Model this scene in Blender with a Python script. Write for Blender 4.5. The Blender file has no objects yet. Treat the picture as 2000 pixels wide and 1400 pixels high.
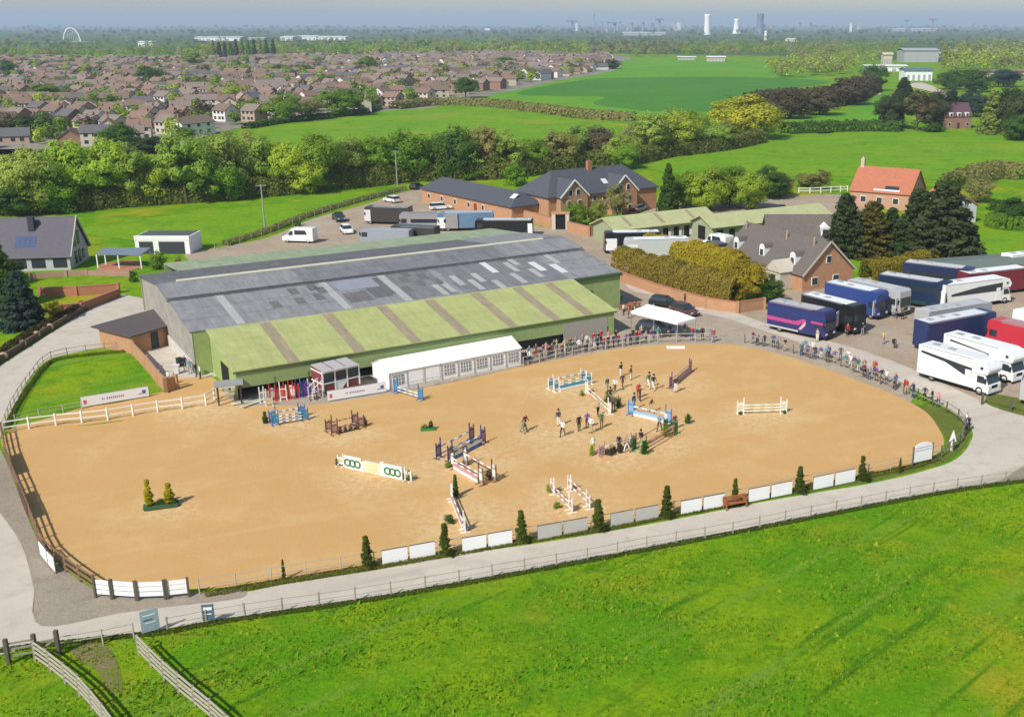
import bpy, bmesh, math, random
import numpy as np
from mathutils import Vector, Matrix
random.seed(7); rng = np.random.default_rng(7)
S = bpy.context.scene; C = S.collection; R = math.radians
# ------------------------------------------------------------------ camera, sky, sun, exposure
FPX, PCX, PCY, CAMH = 2135.0, 1200.0, 700.0, 37.0          # survey numbers of a 2000 x 1400 picture
PITCH = math.atan(652/FPX); SP, CP = math.sin(PITCH), math.cos(PITCH)
cam = bpy.data.objects.new('camera', bpy.data.cameras.new('camera')); C.objects.link(cam); S.camera = cam
cam.location = (0, 0, CAMH); cam.rotation_euler = (R(90)-PITCH, 0, 0)
cam.data.sensor_fit = 'HORIZONTAL'; cam.data.sensor_width = 36; cam.data.lens = FPX/2000*36
cam.data.shift_x = -(PCX-1000)/2000; cam.data.clip_start = 1; cam.data.clip_end = 60000
SUN_EL, SUN_AZ = R(43), R(215)                               # sun behind the camera, to its left
W = bpy.data.worlds.new('World'); S.world = W; W.use_nodes = True
nt = W.node_tree; bg = nt.nodes['Background']; sky = nt.nodes.new('ShaderNodeTexSky'); sky.sky_type = 'NISHITA'
sky.sun_disc = False; sky.sun_elevation = SUN_EL; sky.sun_rotation = SUN_AZ
sky.air_density = 1.4; sky.dust_density = .7; sky.ozone_density = 1.5; sky.altitude = 50
nt.links.new(sky.outputs[0], bg.inputs[0]); bg.inputs[1].default_value = 0.095
sl = bpy.data.lights.new('sun', 'SUN'); sl.energy = 4.2; sl.angle = R(0.53); sl.color = (1.0, 0.955, 0.88)
sun = bpy.data.objects.new('sun', sl); C.objects.link(sun)
dvec = Vector((-math.sin(SUN_AZ)*math.cos(SUN_EL), -math.cos(SUN_AZ)*math.cos(SUN_EL), -math.sin(SUN_EL)))
sun.rotation_euler = dvec.to_track_quat('-Z', 'Y').to_euler(); sun.location = (-60, -60, 120)
S.view_settings.view_transform = 'Standard'; S.view_settings.look = 'None'; S.view_settings.gamma = 1
S.view_settings.exposure = 0.25; S.view_settings.use_curve_mapping = False
S.render.engine = 'CYCLES'; S.cycles.max_bounces = 6; S.cycles.volume_bounces = 0

# ------------------------------------------------------------------ helpers
def at(px, py, h=0.0):
    """survey: ground point (plane z = h) seen at a picture position"""
    u = (px-PCX)/FPX; v = (PCY-py)/FPX; t = (CAMH-h)/(SP-CP*v)
    return Vector((t*u, t*(CP+SP*v), h))
def proj(x, y, z=0.0):
    dz = z-CAMH; d = y*CP-dz*SP
    return PCX+FPX*x/d, PCY-FPX*(y*SP+dz*CP)/d
def hat(py, Y):
    v = (PCY-py)/FPX; return CAMH+Y/(CP+SP*v)*(-SP+CP*v)
def srgb(r, g, b):
    f = lambda c: (c/255/12.92 if c/255 <= .04045 else ((c/255+.055)/1.055)**2.4)
    return (f(r), f(g), f(b))
ORD = 'first second third fourth fifth sixth seventh eighth ninth tenth eleventh twelfth thirteenth fourteenth fifteenth sixteenth seventeenth eighteenth nineteenth twentieth'.split()
TENS = {2: 'twenty', 3: 'thirty', 4: 'forty', 5: 'fifty', 6: 'sixty', 7: 'seventy', 8: 'eighty', 9: 'ninety'}
def ordw(i):
    i += 1
    if i <= 20: return ORD[i-1]
    t, u = divmod(i, 10)
    return (TENS[t]+'-'+ORD[u-1]) if u else TENS[t][:-1]+'ieth'

MATS = {}
def mat(name, col=(.5, .5, .5), rough=.8, var=.10, scale=1.5, bump=0.0, bscale=20, metal=0.0, spec=.3, objcol=False, island=0.0, trans=0.0, wave=None, attr=None, alpha=None, detail=4):
    if name in MATS: return MATS[name]
    m = bpy.data.materials.new(name); m.use_nodes = True; n = m.node_tree.nodes; l = m.node_tree.links
    b = n['Principled BSDF']; b.inputs['Roughness'].default_value = rough; b.inputs['Metallic'].default_value = metal
    b.inputs['Specular IOR Level'].default_value = spec
    tc = n.new('ShaderNodeTexCoord')
    if objcol:
        src = n.new('ShaderNodeObjectInfo').outputs['Color']
    elif attr:
        a = n.new('ShaderNodeAttribute'); a.attribute_name = attr; src = a.outputs['Color']
    else:
        c = n.new('ShaderNodeRGB'); c.outputs[0].default_value = (*col, 1); src = c.outputs[0]
    def mul(src, fac, lo, hi):
        mr = n.new('ShaderNodeMapRange'); mr.inputs[3].default_value = lo; mr.inputs[4].default_value = hi
        l.new(fac, mr.inputs[0]); mx = n.new('ShaderNodeMix'); mx.data_type = 'RGBA'; mx.blend_type = 'MULTIPLY'
        mx.inputs[0].default_value = 1; l.new(src, mx.inputs[6]); l.new(mr.outputs[0], mx.inputs[7]); return mx.outputs[2]
    if var:
        no = n.new('ShaderNodeTexNoise'); no.inputs['Scale'].default_value = scale; no.inputs['Detail'].default_value = detail; no.inputs['Roughness'].default_value = .65
        l.new(tc.outputs['Object'], no.inputs['Vector']); src = mul(src, no.outputs[0], 1-2*var, 1+2*var)
    if island:
        g = n.new('ShaderNodeNewGeometry'); src = mul(src, g.outputs['Random Per Island'], 1-island, 1+island)
    l.new(src, b.inputs['Base Color'])
    if wave:
        w = n.new('ShaderNodeTexWave'); w.bands_direction = wave[0]; w.inputs['Scale'].default_value = wave[1]; w.inputs['Distortion'].default_value = 0
        l.new(tc.outputs['Object'], w.inputs['Vector'])
        bp = n.new('ShaderNodeBump'); bp.inputs['Strength'].default_value = wave[2]; bp.inputs['Distance'].default_value = .05
        l.new(w.outputs[0], bp.inputs['Height']); l.new(bp.outputs[0], b.inputs['Normal'])
    elif bump:
        no2 = n.new('ShaderNodeTexNoise'); no2.inputs['Scale'].default_value = bscale; no2.inputs['Detail'].default_value = 5
        l.new(tc.outputs['Object'], no2.inputs['Vector'])
        bp = n.new('ShaderNodeBump'); bp.inputs['Strength'].default_value = bump; bp.inputs['Distance'].default_value = .1
        l.new(no2.outputs[0], bp.inputs['Height']); l.new(bp.outputs[0], b.inputs['Normal'])
    if trans:
        out = n['Material Output']; t = n.new('ShaderNodeBsdfTranslucent'); l.new(src, t.inputs[0])
        ms = n.new('ShaderNodeMixShader'); ms.inputs[0].default_value = trans
        l.new(b.outputs[0], ms.inputs[1]); l.new(t.outputs[0], ms.inputs[2]); l.new(ms.outputs[0], out.inputs[0])
    MATS[name] = m; return m

class MB:
    def __init__(s): s.v = []; s.f = []; s.m = []; s.M = None
    def add(s, vs, fs, mi=0):
        o = len(s.v); s.v += [tuple(s.M @ Vector(p)) if s.M else tuple(p) for p in vs]
        s.f += [tuple(o+i for i in f) for f in fs]; s.m += [mi]*len(fs); return s
    def box(s, x0, x1, y0, y1, z0, z1, mi=0):
        return s.add([(x0,y0,z0),(x1,y0,z0),(x1,y1,z0),(x0,y1,z0),(x0,y0,z1),(x1,y0,z1),(x1,y1,z1),(x0,y1,z1)],
                     [(3,2,1,0),(4,5,6,7),(0,1,5,4),(1,2,6,5),(2,3,7,6),(3,0,4,7)], mi)
    def prof(s, poly, y0, y1, mi=0):
        """side profile in x,z stretched from y0 to y1 (anticlockwise seen from -y)"""
        k = len(poly)
        return s.add([(x, y0, z) for x, z in poly]+[(x, y1, z) for x, z in poly],
                     [tuple(range(k)), tuple(range(2*k-1, k-1, -1))]+[(i, k+i, k+(i+1) % k, (i+1) % k) for i in range(k)], mi)
    def slab(s, quad, th, mi=0):
        """four corners (anticlockwise from above) thickened downwards"""
        q = [Vector(p) for p in quad]; nn = (q[1]-q[0]).cross(q[3]-q[0]).normalized()*th
        return s.add(list(q)+[p-nn for p in q], [(0,1,2,3),(7,6,5,4),(0,4,5,1),(1,5,6,2),(2,6,7,3),(3,7,4,0)], mi)
    def bar(s, a, b, w, h=None, mi=0):
        a = Vector(a); b = Vector(b); h = h or w; d = (b-a).normalized()
        up = Vector((0,0,1)) if abs(d.z) < .95 else Vector((1,0,0)); sx = d.cross(up).normalized()*(w/2); sz = sx.cross(d).normalized()*(h/2)
        return s.add([a-sx-sz, a+sx-sz, a+sx+sz, a-sx+sz, b-sx-sz, b+sx-sz, b+sx+sz, b-sx+sz],
                     [(0,1,2,3),(7,6,5,4),(0,4,5,1),(1,5,6,2),(2,6,7,3),(3,7,4,0)], mi)
    def cyl(s, a, b, r0, r1=None, n=8, mi=0, caps=True):
        a = Vector(a); b = Vector(b); r1 = r0 if r1 is None else r1; d = (b-a).normalized()
        up = Vector((0,0,1)) if abs(d.z) < .95 else Vector((1,0,0)); x = d.cross(up).normalized(); y = x.cross(d)
        vs = [p+(x*math.cos(t)+y*math.sin(t))*r for p, r in ((a, r0), (b, r1)) for t in [2*math.pi*i/n for i in range(n)]]
        fs = [(i, (i+1) % n, n+(i+1) % n, n+i) for i in range(n)]
        if caps: fs += [tuple(range(n-1, -1, -1)), tuple(range(n, 2*n))]
        return s.add(vs, fs, mi)
    def ball(s, c, rx, ry, rz, nu=10, nv=7, mi=0):
        vs = [(c[0], c[1], c[2]-rz)]; fs = []
        for j in range(1, nv):
            t = math.pi*j/nv-math.pi/2
            for i in range(nu):
                a = 2*math.pi*i/nu; vs.append((c[0]+rx*math.cos(t)*math.cos(a), c[1]+ry*math.cos(t)*math.sin(a), c[2]+rz*math.sin(t)))
        vs.append((c[0], c[1], c[2]+rz)); L = len(vs)-1
        for i in range(nu):
            fs.append((0, 1+(i+1) % nu, 1+i)); fs.append((L, L-nu+i, L-nu+(i+1) % nu))
            for j in range(nv-2):
                a = 1+j*nu; fs.append((a+i, a+(i+1) % nu, a+nu+(i+1) % nu, a+nu+i))
        return s.add(vs, fs, mi)
    def mesh(s, name, mats, bevel=0, smooth=False):
        me = bpy.data.meshes.new(name); me.from_pydata(s.v, [], s.f)
        for m in (mats if isinstance(mats, (list, tuple)) else [mats]): me.materials.append(m)
        me.polygons.foreach_set('material_index', s.m)
        if bevel or smooth is None or True:
            bm = bmesh.new(); bm.from_mesh(me)
            bmesh.ops.recalc_face_normals(bm, faces=bm.faces)
            if bevel: bmesh.ops.bevel(bm, geom=list(bm.edges), offset=bevel, segments=2, affect='EDGES', clamp_overlap=True)
            bm.to_mesh(me); bm.free()
        if smooth: me.polygons.foreach_set('use_smooth', [True]*len(me.polygons))
        me.update(); return me
    def build(s, name, mats, parent=None, bevel=0, smooth=False, **kw):
        return link(name, s.mesh(name, mats, bevel, smooth), parent, **kw)

def link(name, data, parent=None, loc=None, rot=None, scale=None, color=None):
    o = bpy.data.objects.new(name, data); C.objects.link(o)
    if parent is not None: o.parent = parent
    if loc is not None: o.location = loc
    if rot is not None: o.rotation_euler = rot
    if scale is not None: o.scale = scale
    if color is not None: o.color = (*color[:3], 1)
    return o
USED = {}
def tag(o, label, cat, group=None):
    o['label'] = label; o['category'] = cat
    if group: o['group'] = group
    return o
def thing(name, label, cat, loc=(0,0,0), rz=0.0, group=None):
    o = bpy.data.objects.new(name, None); C.objects.link(o); o.location = loc; o.rotation_euler = (0, 0, rz); o.empty_display_size = .3
    return tag(o, label, cat, group)
_ub = {}
def unit(m):
    """shared one-metre box in a material"""
    if m.name not in _ub: _ub[m.name] = MB().box(-.5,.5,-.5,.5,-.5,.5).mesh('piece_'+m.name, m)
    return _ub[m.name]
def beam(name, parent, a, b, w, h, m):
    """a shared box stretched from a to b"""
    a = Vector(a); b = Vector(b); d = b-a; L = d.length
    o = link(name, unit(m), parent); q = d.to_track_quat('X', 'Z'); o.location = (a+b)/2
    o.rotation_mode = 'QUATERNION'; o.rotation_quaternion = q; o.scale = (L, w, h); return o

def smooth_loop(P, k=5, closed=True):
    n = len(P); out = []
    for i in range(n if closed else n-1):
        g = lambda j: P[j % n] if closed else P[max(0, min(n-1, j))]
        p0, p1, p2, p3 = g(i-1), g(i), g(i+1), g(i+2)
        for s_ in range(k):
            t = s_/k
            out.append(.5*((2*p1)+(p2-p0)*t+(2*p0-5*p1+4*p2-p3)*t*t+(3*p1-p0-3*p2+p3)*t**3))
    if not closed: out.append(P[-1])
    return out
def sheet(name, pts, z, m, smooth=True, px=True, kind='structure'):
    P = [at(*p) if px else Vector((*p, 0)) for p in pts]
    if smooth: P = smooth_loop(P, 5)
    bm = bmesh.new(); vs = [bm.verts.new((p.x, p.y, z)) for p in P]; f = bm.faces.new(vs)
    if f.normal.z < 0: f.normal_flip()
    bmesh.ops.triangulate(bm, faces=bm.faces); bmesh.ops.recalc_face_normals(bm, faces=bm.faces)
    for f in bm.faces:
        if f.normal.z < 0: f.normal_flip()
    me = bpy.data.meshes.new(name); bm.to_mesh(me); bm.free(); me.materials.append(m)
    o = link(name, me)
    if kind: o['kind'] = kind
    return o
def inpoly(x, y, P):
    c = False; j = len(P)-1
    for i in range(len(P)):
        if (P[i][1] > y) != (P[j][1] > y) and x < (P[j][0]-P[i][0])*(y-P[i][1])/(P[j][1]-P[i][1])+P[i][0]: c = not c
        j = i
    return c

# ------------------------------------------------------------------ ground materials
def ground_mat(name, cols, s1, s2, s3, bump=.4, lines=None, rough=.95, fineamp=.28, sharp=.15):
    """mottled ground: colours blended by three sizes of noise, optional wheel tracks"""
    m = bpy.data.materials.new(name); m.use_nodes = True; n = m.node_tree.nodes; l = m.node_tree.links; b = n['Principled BSDF']
    b.inputs['Roughness'].default_value = rough; b.inputs['Specular IOR Level'].default_value = .1
    tc = n.new('ShaderNodeTexCoord')
    def noise(s, d=5, r=.6, stretch=None):
        no = n.new('ShaderNodeTexNoise'); no.inputs['Scale'].default_value = s; no.inputs['Detail'].default_value = d; no.inputs['Roughness'].default_value = r
        if stretch:
            mp = n.new('ShaderNodeMapping'); mp.vector_type = 'TEXTURE'; mp.inputs['Rotation'].default_value = (0, 0, stretch[0]-math.pi/2); mp.inputs['Scale'].default_value = (1, 16, 1)
            l.new(tc.outputs['Object'], mp.inputs[0]); l.new(mp.outputs[0], no.inputs['Vector'])
        else: l.new(tc.outputs['Object'], no.inputs['Vector'])
        return no.outputs[0]
    def mixc(a, c, fac, lo=.35, hi=.65):
        mr = n.new('ShaderNodeMapRange'); mr.inputs[1].default_value = lo; mr.inputs[2].default_value = hi; mr.interpolation_type = 'SMOOTHSTEP'
        l.new(fac, mr.inputs[0]); mx = n.new('ShaderNodeMix'); mx.data_type = 'RGBA'; l.new(mr.outputs[0], mx.inputs[0])
        for k, q in ((6, a), (7, c)):
            if isinstance(q, tuple): mx.inputs[k].default_value = (*q, 1)
            else: l.new(q, mx.inputs[k])
        return mx.outputs[2]
    c = mixc(cols[0], cols[1], noise(s1), .5-sharp, .5+sharp)
    if len(cols) > 2: c = mixc(c, cols[2], noise(s2, 6, .7), .45, .72)
    if len(cols) > 3: c = mixc(c, cols[3], noise(s1*.6+.003, 4), .52, .72)
    if lines:
        w = noise(lines[1], 3, .5, (lines[0], 1)); c = mixc(c, lines[2], w, .54, .72); w2 = noise(lines[1]*1.7, 2, .5, (lines[0]+.06, 1)); c = mixc(c, lines[3], w2, .58, .74) if len(lines) > 3 else c
    fine = noise(s3, 6, .75); mr = n.new('ShaderNodeMapRange'); mr.inputs[1].default_value = .25; mr.inputs[2].default_value = .75; mr.inputs[3].default_value = 1-fineamp; mr.inputs[4].default_value = 1+fineamp
    l.new(fine, mr.inputs[0]); mx = n.new('ShaderNodeMix'); mx.data_type = 'RGBA'; mx.blend_type = 'MULTIPLY'; mx.inputs[0].default_value = 1
    l.new(c, mx.inputs[6]); l.new(mr.outputs[0], mx.inputs[7]); l.new(mx.outputs[2], b.inputs['Base Color'])
    if bump:
        bp = n.new('ShaderNodeBump'); bp.inputs['Strength'].default_value = bump; bp.inputs['Distance'].default_value = .15
        l.new(fine, bp.inputs['Height']); l.new(bp.outputs[0], b.inputs['Normal'])
    MATS[name] = m; return m
GRASS = ground_mat('grass', [(.10,.255,.003), (.19,.30,.004), (.07,.195,.003), (.32,.295,.014)], .09, .45, 2.6, .8, (R(43), .6, (.15,.27,.022), (.06,.17,.004)), fineamp=.38, sharp=.08)
GRASS2 = ground_mat('meadow', [(.125,.275,.008), (.165,.295,.009), (.09,.21,.007), (.22,.28,.02)], .03, .12, .8, .4)
CROP = ground_mat('crop_field', [(.10,.27,.014), (.13,.29,.014), (.085,.235,.014)], .012, .05, .4, .2)
CROP_SHADE = ground_mat('cloud_shaded_crop', [(.058,.185,.022), (.072,.205,.02), (.054,.17,.024)], .012, .06, .4, .2)  # crop green with the cloud's shade put into its colour
SAND = ground_mat('sand', [(.53,.315,.122), (.55,.325,.128), (.575,.37,.16)], .06, .22, 3.4, .3, (R(24), .5, (.56,.36,.155)), fineamp=.06)
ROADM = ground_mat('concrete_track', [(.50,.44,.365), (.535,.475,.395), (.44,.385,.32)], .12, .6, 5, .1, (R(28), .35, (.42,.365,.30)), fineamp=.10)
GRAVEL = ground_mat('gravel', [(.30,.25,.195), (.34,.285,.22), (.25,.215,.165), (.20,.205,.11)], .1, .4, 4, .5)
YARD = ground_mat('yard_earth', [(.36,.275,.195), (.40,.315,.235), (.29,.225,.165), (.40,.34,.27)], .1, .4, 3, .4)
VERGE = ground_mat('verge_grass', [(.13,.155,.025), (.09,.14,.018), (.17,.165,.045)], .4, 1.2, 5, .6)
PAVED = ground_mat('estate_ground', [(.24,.205,.18), (.30,.26,.225), (.12,.16,.05), (.10,.15,.04)], .03, .06, .3, .2)
FARG = ground_mat('far_country', [(.06,.10,.035), (.085,.13,.03), (.05,.075,.04), (.16,.17,.09)], .0016, .005, .03, .1)

# ------------------------------------------------------------------ the setting
def quadsheet(name, x0, x1, y0, y1, z, m):
    o = MB().add([(x0,y0,z),(x1,y0,z),(x1,y1,z),(x0,y1,z)], [(0,1,2,3)]).build(name, m); o['kind'] = 'structure'; return o
quadsheet('ground', -14000, 14000, -400, 28000, -.9, FARG)
sheet('pasture', [(-700,1750),(2600,1750),(2500,330),(2100,70+60),(1600,112),(1200,105),(-900,105),(-900,500)], 0, GRASS, smooth=False)
sheet('estate_ground', [(-400,330),(0,292),(260,300),(400,268),(520,240),(715,218),(760,222),(930,195),(1080,160),(1215,133),(1200,108),(900,104),(650,112),(300,118),(-300,112)], .05, PAVED)
sheet('meadow', [(520,262),(560,246),(680,232),(760,216),(880,214),(1010,222),(1120,232),(1200,250),(1180,282),(980,300),(760,310),(560,300),(500,285)], .06, GRASS2)
sheet('crop_field', [(920,196),(1080,163),(1205,136),(1225,118),(1340,117),(1480,122),(1510,138),(1620,158),(1560,170),(1480,196),(1380,222),(1250,222),(1060,205)], .07, CROP)
sheet('painted_cloud_shadow', [(1010,182),(1130,158),(1230,152),(1420,151),(1520,154),(1618,160),(1560,172),(1490,196),(1390,218),(1280,218),(1160,204),(1180,190),(1080,188)], .12, CROP_SHADE)  # cloud shadow across the field, painted as a darker sheet
sheet('right_meadow', [(1230,312),(1340,288),(1500,268),(1640,256),(1800,256),(2060,268),(2300,300),(2300,420),(2010,362),(1850,352),(1640,345),(1440,345),(1290,335)], .06, GRASS2)
sheet('hill_pasture', [(1540,232),(1640,222),(1700,196),(1735,180),(1730,215),(1700,240),(1600,262)], .06, CROP)
sheet('paddock', [(150,452),(240,432),(420,412),(560,396),(700,380),(830,360),(800,372),(690,398),(600,424),(520,455),(440,478),(370,470),(260,470)], .06, GRASS2)
sheet('back_yard', [(360,500),(450,480),(530,462),(610,428),(720,398),(770,380),(850,364),(840,392),(960,420),(1075,446),(1150,452),(1230,490),(1190,545),(900,540),(500,545)], .010, YARD)
sheet('stable_yard', [(1140,452),(1200,500),(1330,505),(1440,470),(1640,430),(1690,402),(1660,382),(1560,382),(1440,395),(1290,400),(1240,425)], .014, YARD)
sheet('lorry_park', [(1180,560),(1260,545),(1500,600),(1520,570),(1640,555),(1720,525),(1860,510),(2080,505),(2200,640),(2200,850),(2010,835),(1900,800),(1800,760),(1690,715),(1600,690),(1480,660),(1330,620)], .012, YARD)
sheet('dirt_verge', [(-20,850),(14,905),(50,1000),(85,1075),(130,1115),(190,1152),(300,1165),(460,1150),(470,1168),(330,1185),(230,1198),(80,1222),(66,1150),(40,1060),(-20,960)], .020, GRAVEL)
sheet('farm_track', [(255,578),(300,592),(335,640),(250,668),(150,688),(92,704),(52,748),(18,815),(2,850),(-2,880),(20,985),(50,1080),(66,1150),(78,1213),(230,1192),(330,1178),(450,1162),(560,1140),(740,1112),(870,1086),(1050,1061),(1200,1036),(1330,1012),(1480,982),(1600,961),(1690,946),(1800,921),(1868,896),(1898,858),(1893,832),(1850,797),(1780,757),(1690,717),(1600,684),(1500,652),(1410,625),(1350,618),(1310,612),(1255,580),(1225,560),(1225,542),(1290,572),(1345,597),(1420,606),(1520,640),(1640,672),(1745,706),(1850,752),(1960,802),(2080,840),(2080,925),(1990,938),(1860,956),(1700,986),(1570,1011),(1420,1043),(1270,1069),(1160,1091),(1000,1119),(850,1146),(690,1173),(420,1212),(330,1226),(260,1237),(110,1253),(-60,1275),(-160,1150),(-120,900),(-20,735),(0,716),(40,689),(85,660),(160,613),(230,578)], .016, ROADM)
sheet('stone_edge', [(1960,935),(2010,905),(2060,900),(2060,936),(2000,940),(1930,945)], .021, GRAVEL)
sheet('hall_apron', [(440,800),(452,740),(520,726),(700,700),(900,660),(1100,630),(1200,600),(1230,570),(1300,585),(1350,606),(1420,622),(1480,642),(1560,668),(1680,712),(1770,752),(1772,790),(1680,765),(1560,725),(1400,690),(1250,690),(1020,730),(760,785),(560,806)], .024, ground_mat('trodden_apron', [(.36,.29,.215), (.40,.335,.255), (.31,.25,.19)], .2, .6, 4, .3))
sheet('sand_arena', [(8,850),(120,836),(260,817),(330,770),(338,748),(350,740),(415,738),(440,770),(470,790),(560,792),(640,788),(760,770),(900,744),(1020,716),(1120,697),(1250,676),(1400,672),(1470,680),(1560,703),(1680,745),(1760,778),(1810,806),(1838,845),(1843,870),(1830,886),(1780,906),(1690,927),(1560,953),(1430,981),(1300,1006),(1170,1033),(1020,1056),(870,1082),(720,1107),(560,1132),(450,1146),(360,1150),(290,1143),(230,1141),(180,1127),(112,1092),(80,1058),(50,986),(20,905)], .026, SAND)
# dry churned sand where horses land and people walk, round each jump
def churn(m, spots):
    n = m.node_tree.nodes; l = m.node_tree.links; b = n['Principled BSDF']; src = b.inputs['Base Color'].links[0].from_socket; g = n.new('ShaderNodeNewGeometry'); acc = None
    no = n.new('ShaderNodeTexNoise'); no.inputs['Scale'].default_value = .45; no.inputs['Detail'].default_value = 6; l.new(g.outputs['Position'], no.inputs['Vector'])
    sc = n.new('ShaderNodeVectorMath'); sc.operation = 'MULTIPLY_ADD'; l.new(no.outputs[1], sc.inputs[0]); sc.inputs[1].default_value = (5, 5, 0); l.new(g.outputs['Position'], sc.inputs[2])
    for (x, y, r) in spots:
        q = at(x, y); d = n.new('ShaderNodeVectorMath'); d.operation = 'DISTANCE'; l.new(sc.outputs[0], d.inputs[0]); d.inputs[1].default_value = (q.x+2.5, q.y+2.5, .026)
        mr = n.new('ShaderNodeMapRange'); mr.inputs[1].default_value = r; mr.inputs[2].default_value = r*.25; l.new(d.outputs['Value'], mr.inputs[0])
        if acc is None: acc = mr.outputs[0]
        else:
            mx = n.new('ShaderNodeMath'); mx.operation = 'MAXIMUM'; l.new(acc, mx.inputs[0]); l.new(mr.outputs[0], mx.inputs[1]); acc = mx.outputs[0]
    fn = n.new('ShaderNodeTexNoise'); fn.inputs['Scale'].default_value = 1.6; fn.inputs['Detail'].default_value = 7; fn.inputs['Roughness'].default_value = .8; l.new(g.outputs['Position'], fn.inputs['Vector'])
    f2 = n.new('ShaderNodeMapRange'); f2.inputs[1].default_value = .42; f2.inputs[2].default_value = .62; l.new(fn.outputs[0], f2.inputs[0])
    mu = n.new('ShaderNodeMath'); mu.operation = 'MULTIPLY'; l.new(acc, mu.inputs[0]); l.new(f2.outputs[0], mu.inputs[1])
    mx = n.new('ShaderNodeMix'); mx.data_type = 'RGBA'; l.new(mu.outputs[0], mx.inputs[0]); l.new(src, mx.inputs[6]); mx.inputs[7].default_value = (.66,.49,.27,1); l.new(mx.outputs[2], b.inputs['Base Color'])
churn(SAND, [(565,828,5),(680,850,5),(735,930,6),(905,905,7),(900,1015,6),(1100,985,6),(1115,765,6),(1165,800,6),(1270,830,7),(1290,870,5),(1205,895,5),(1330,750,5),(1488,812,6),(1100,850,7),(400,800,7),(1220,760,6),(320,995,4)])
sheet('arena_approach', [(10,842),(100,815),(160,797),(240,785),(322,766),(350,790),(300,812),(200,826),(100,838)], .030, SAND)
sheet('grass_verge', [(470,1150),(560,1133),(740,1104),(870,1078),(1050,1055),(1200,1030),(1330,1006),(1480,976),(1600,956),(1690,930),(1800,900),(1842,880),(1846,855),(1825,828),(1790,805),(1755,785),(1790,790),(1850,800),(1890,835),(1893,858),(1862,893),(1800,917),(1690,942),(1600,958),(1480,979),(1330,1009),(1200,1033),(1050,1058),(870,1083),(740,1109),(560,1139)], .022, VERGE)
sheet('side_lawn', [(28,812),(62,752),(110,706),(160,696),(238,690),(262,706),(290,740),(312,762),(296,772),(200,786),(120,802),(60,818)], .018, GRASS)
sheet('back_lawn', [(90,572),(130,548),(252,545),(255,560),(232,580),(180,578)], .018, GRASS)
sheet('house_lawn', [(1640,560),(1620,540),(1640,505),(1690,500),(1700,540)], .02, GRASS2)
sheet('right_lawn', [(1890,512),(1900,462),(2080,450),(2080,505)], .018, GRASS2)
sheet('drive_grass', [(1935,770),(2000,780),(2080,800),(2080,832),(2000,812),(1930,790)], .024, VERGE)
sheet('bare_earth', [(140,1262),(200,1256),(228,1290),(240,1340),(220,1360),(190,1310),(150,1285)], .012, ground_mat('trampled_earth', [(.22,.17,.075), (.14,.17,.03), (.25,.16,.11)], .35, .8, 4, .5))
sheet('side_yard', [(282,690),(330,655),(372,680),(425,735),(352,744),(338,748),(322,742),(300,716)], .019, ROADM, smooth=False)
# ------------------------------------------------------------------ trees
LEAF = mat('foliage', rough=.75, var=.14, scale=3.2, objcol=True, island=.2, trans=.5, spec=.1)
LEAFW = mat('wood_foliage', rough=.75, var=0, attr='Col', island=.22, trans=.4, spec=.15)
BARK = mat('bark', (.12,.09,.065), .9, .2, 6, .4, 30)
def unitvec(n):
    v = rng.normal(size=(n, 3)); return v/np.linalg.norm(v, axis=1)[:, None]
def leaf_quads(pos, nrm, size):
    n = len(pos); a = np.cross(nrm, unitvec(n)); a /= np.linalg.norm(a, axis=1)[:, None]+1e-9; b = np.cross(nrm, a)
    sz = (size*rng.uniform(.55, 1.3, n))[:, None]; s2 = sz*rng.uniform(.55, 1.0, n)[:, None]
    V = np.stack([pos-a*sz, pos-b*s2, pos+a*sz, pos+b*s2], 1).reshape(-1, 3); return V
def quads_mesh(name, V, m, cols=None):
    n = len(V)//4; me = bpy.data.meshes.new(name); me.vertices.add(len(V)); me.vertices.foreach_set('co', V.astype(np.float32).ravel())
    me.loops.add(4*n); me.loops.foreach_set('vertex_index', np.arange(4*n, dtype=np.int32))
    me.polygons.add(n); me.polygons.foreach_set('loop_start', np.arange(0, 4*n, 4, dtype=np.int32)); me.polygons.foreach_set('loop_total', np.full(n, 4, dtype=np.int32))
    me.materials.append(m); me.update(); me.validate()
    if cols is not None:
        ca = me.color_attributes.new('Col', 'FLOAT_COLOR', 'POINT'); ca.data.foreach_set('color', np.repeat(np.c_[cols, np.ones(n)], 4, 0).astype(np.float32).ravel())
    return me
def clump_leaves(cen, rad, per, size, up=.35, core=None):
    k = len(cen); c = np.repeat(cen, per, 0); r = np.repeat(rad, per, 0); u = unitvec(k*per)
    pos = c+u*(r*rng.uniform(.45, 1.05, k*per)**.6)[:, None]*np.array([1, 1, .8])
    nr = u+np.array([0, 0, up])+rng.normal(size=u.shape)*.28
    if core is not None:
        q = pos-np.array(core); nr = nr*.8+q/(np.linalg.norm(q, axis=1)[:, None]+1e-6)
    nr /= np.linalg.norm(nr, axis=1)[:, None]
    return leaf_quads(pos, nr, size)
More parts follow.
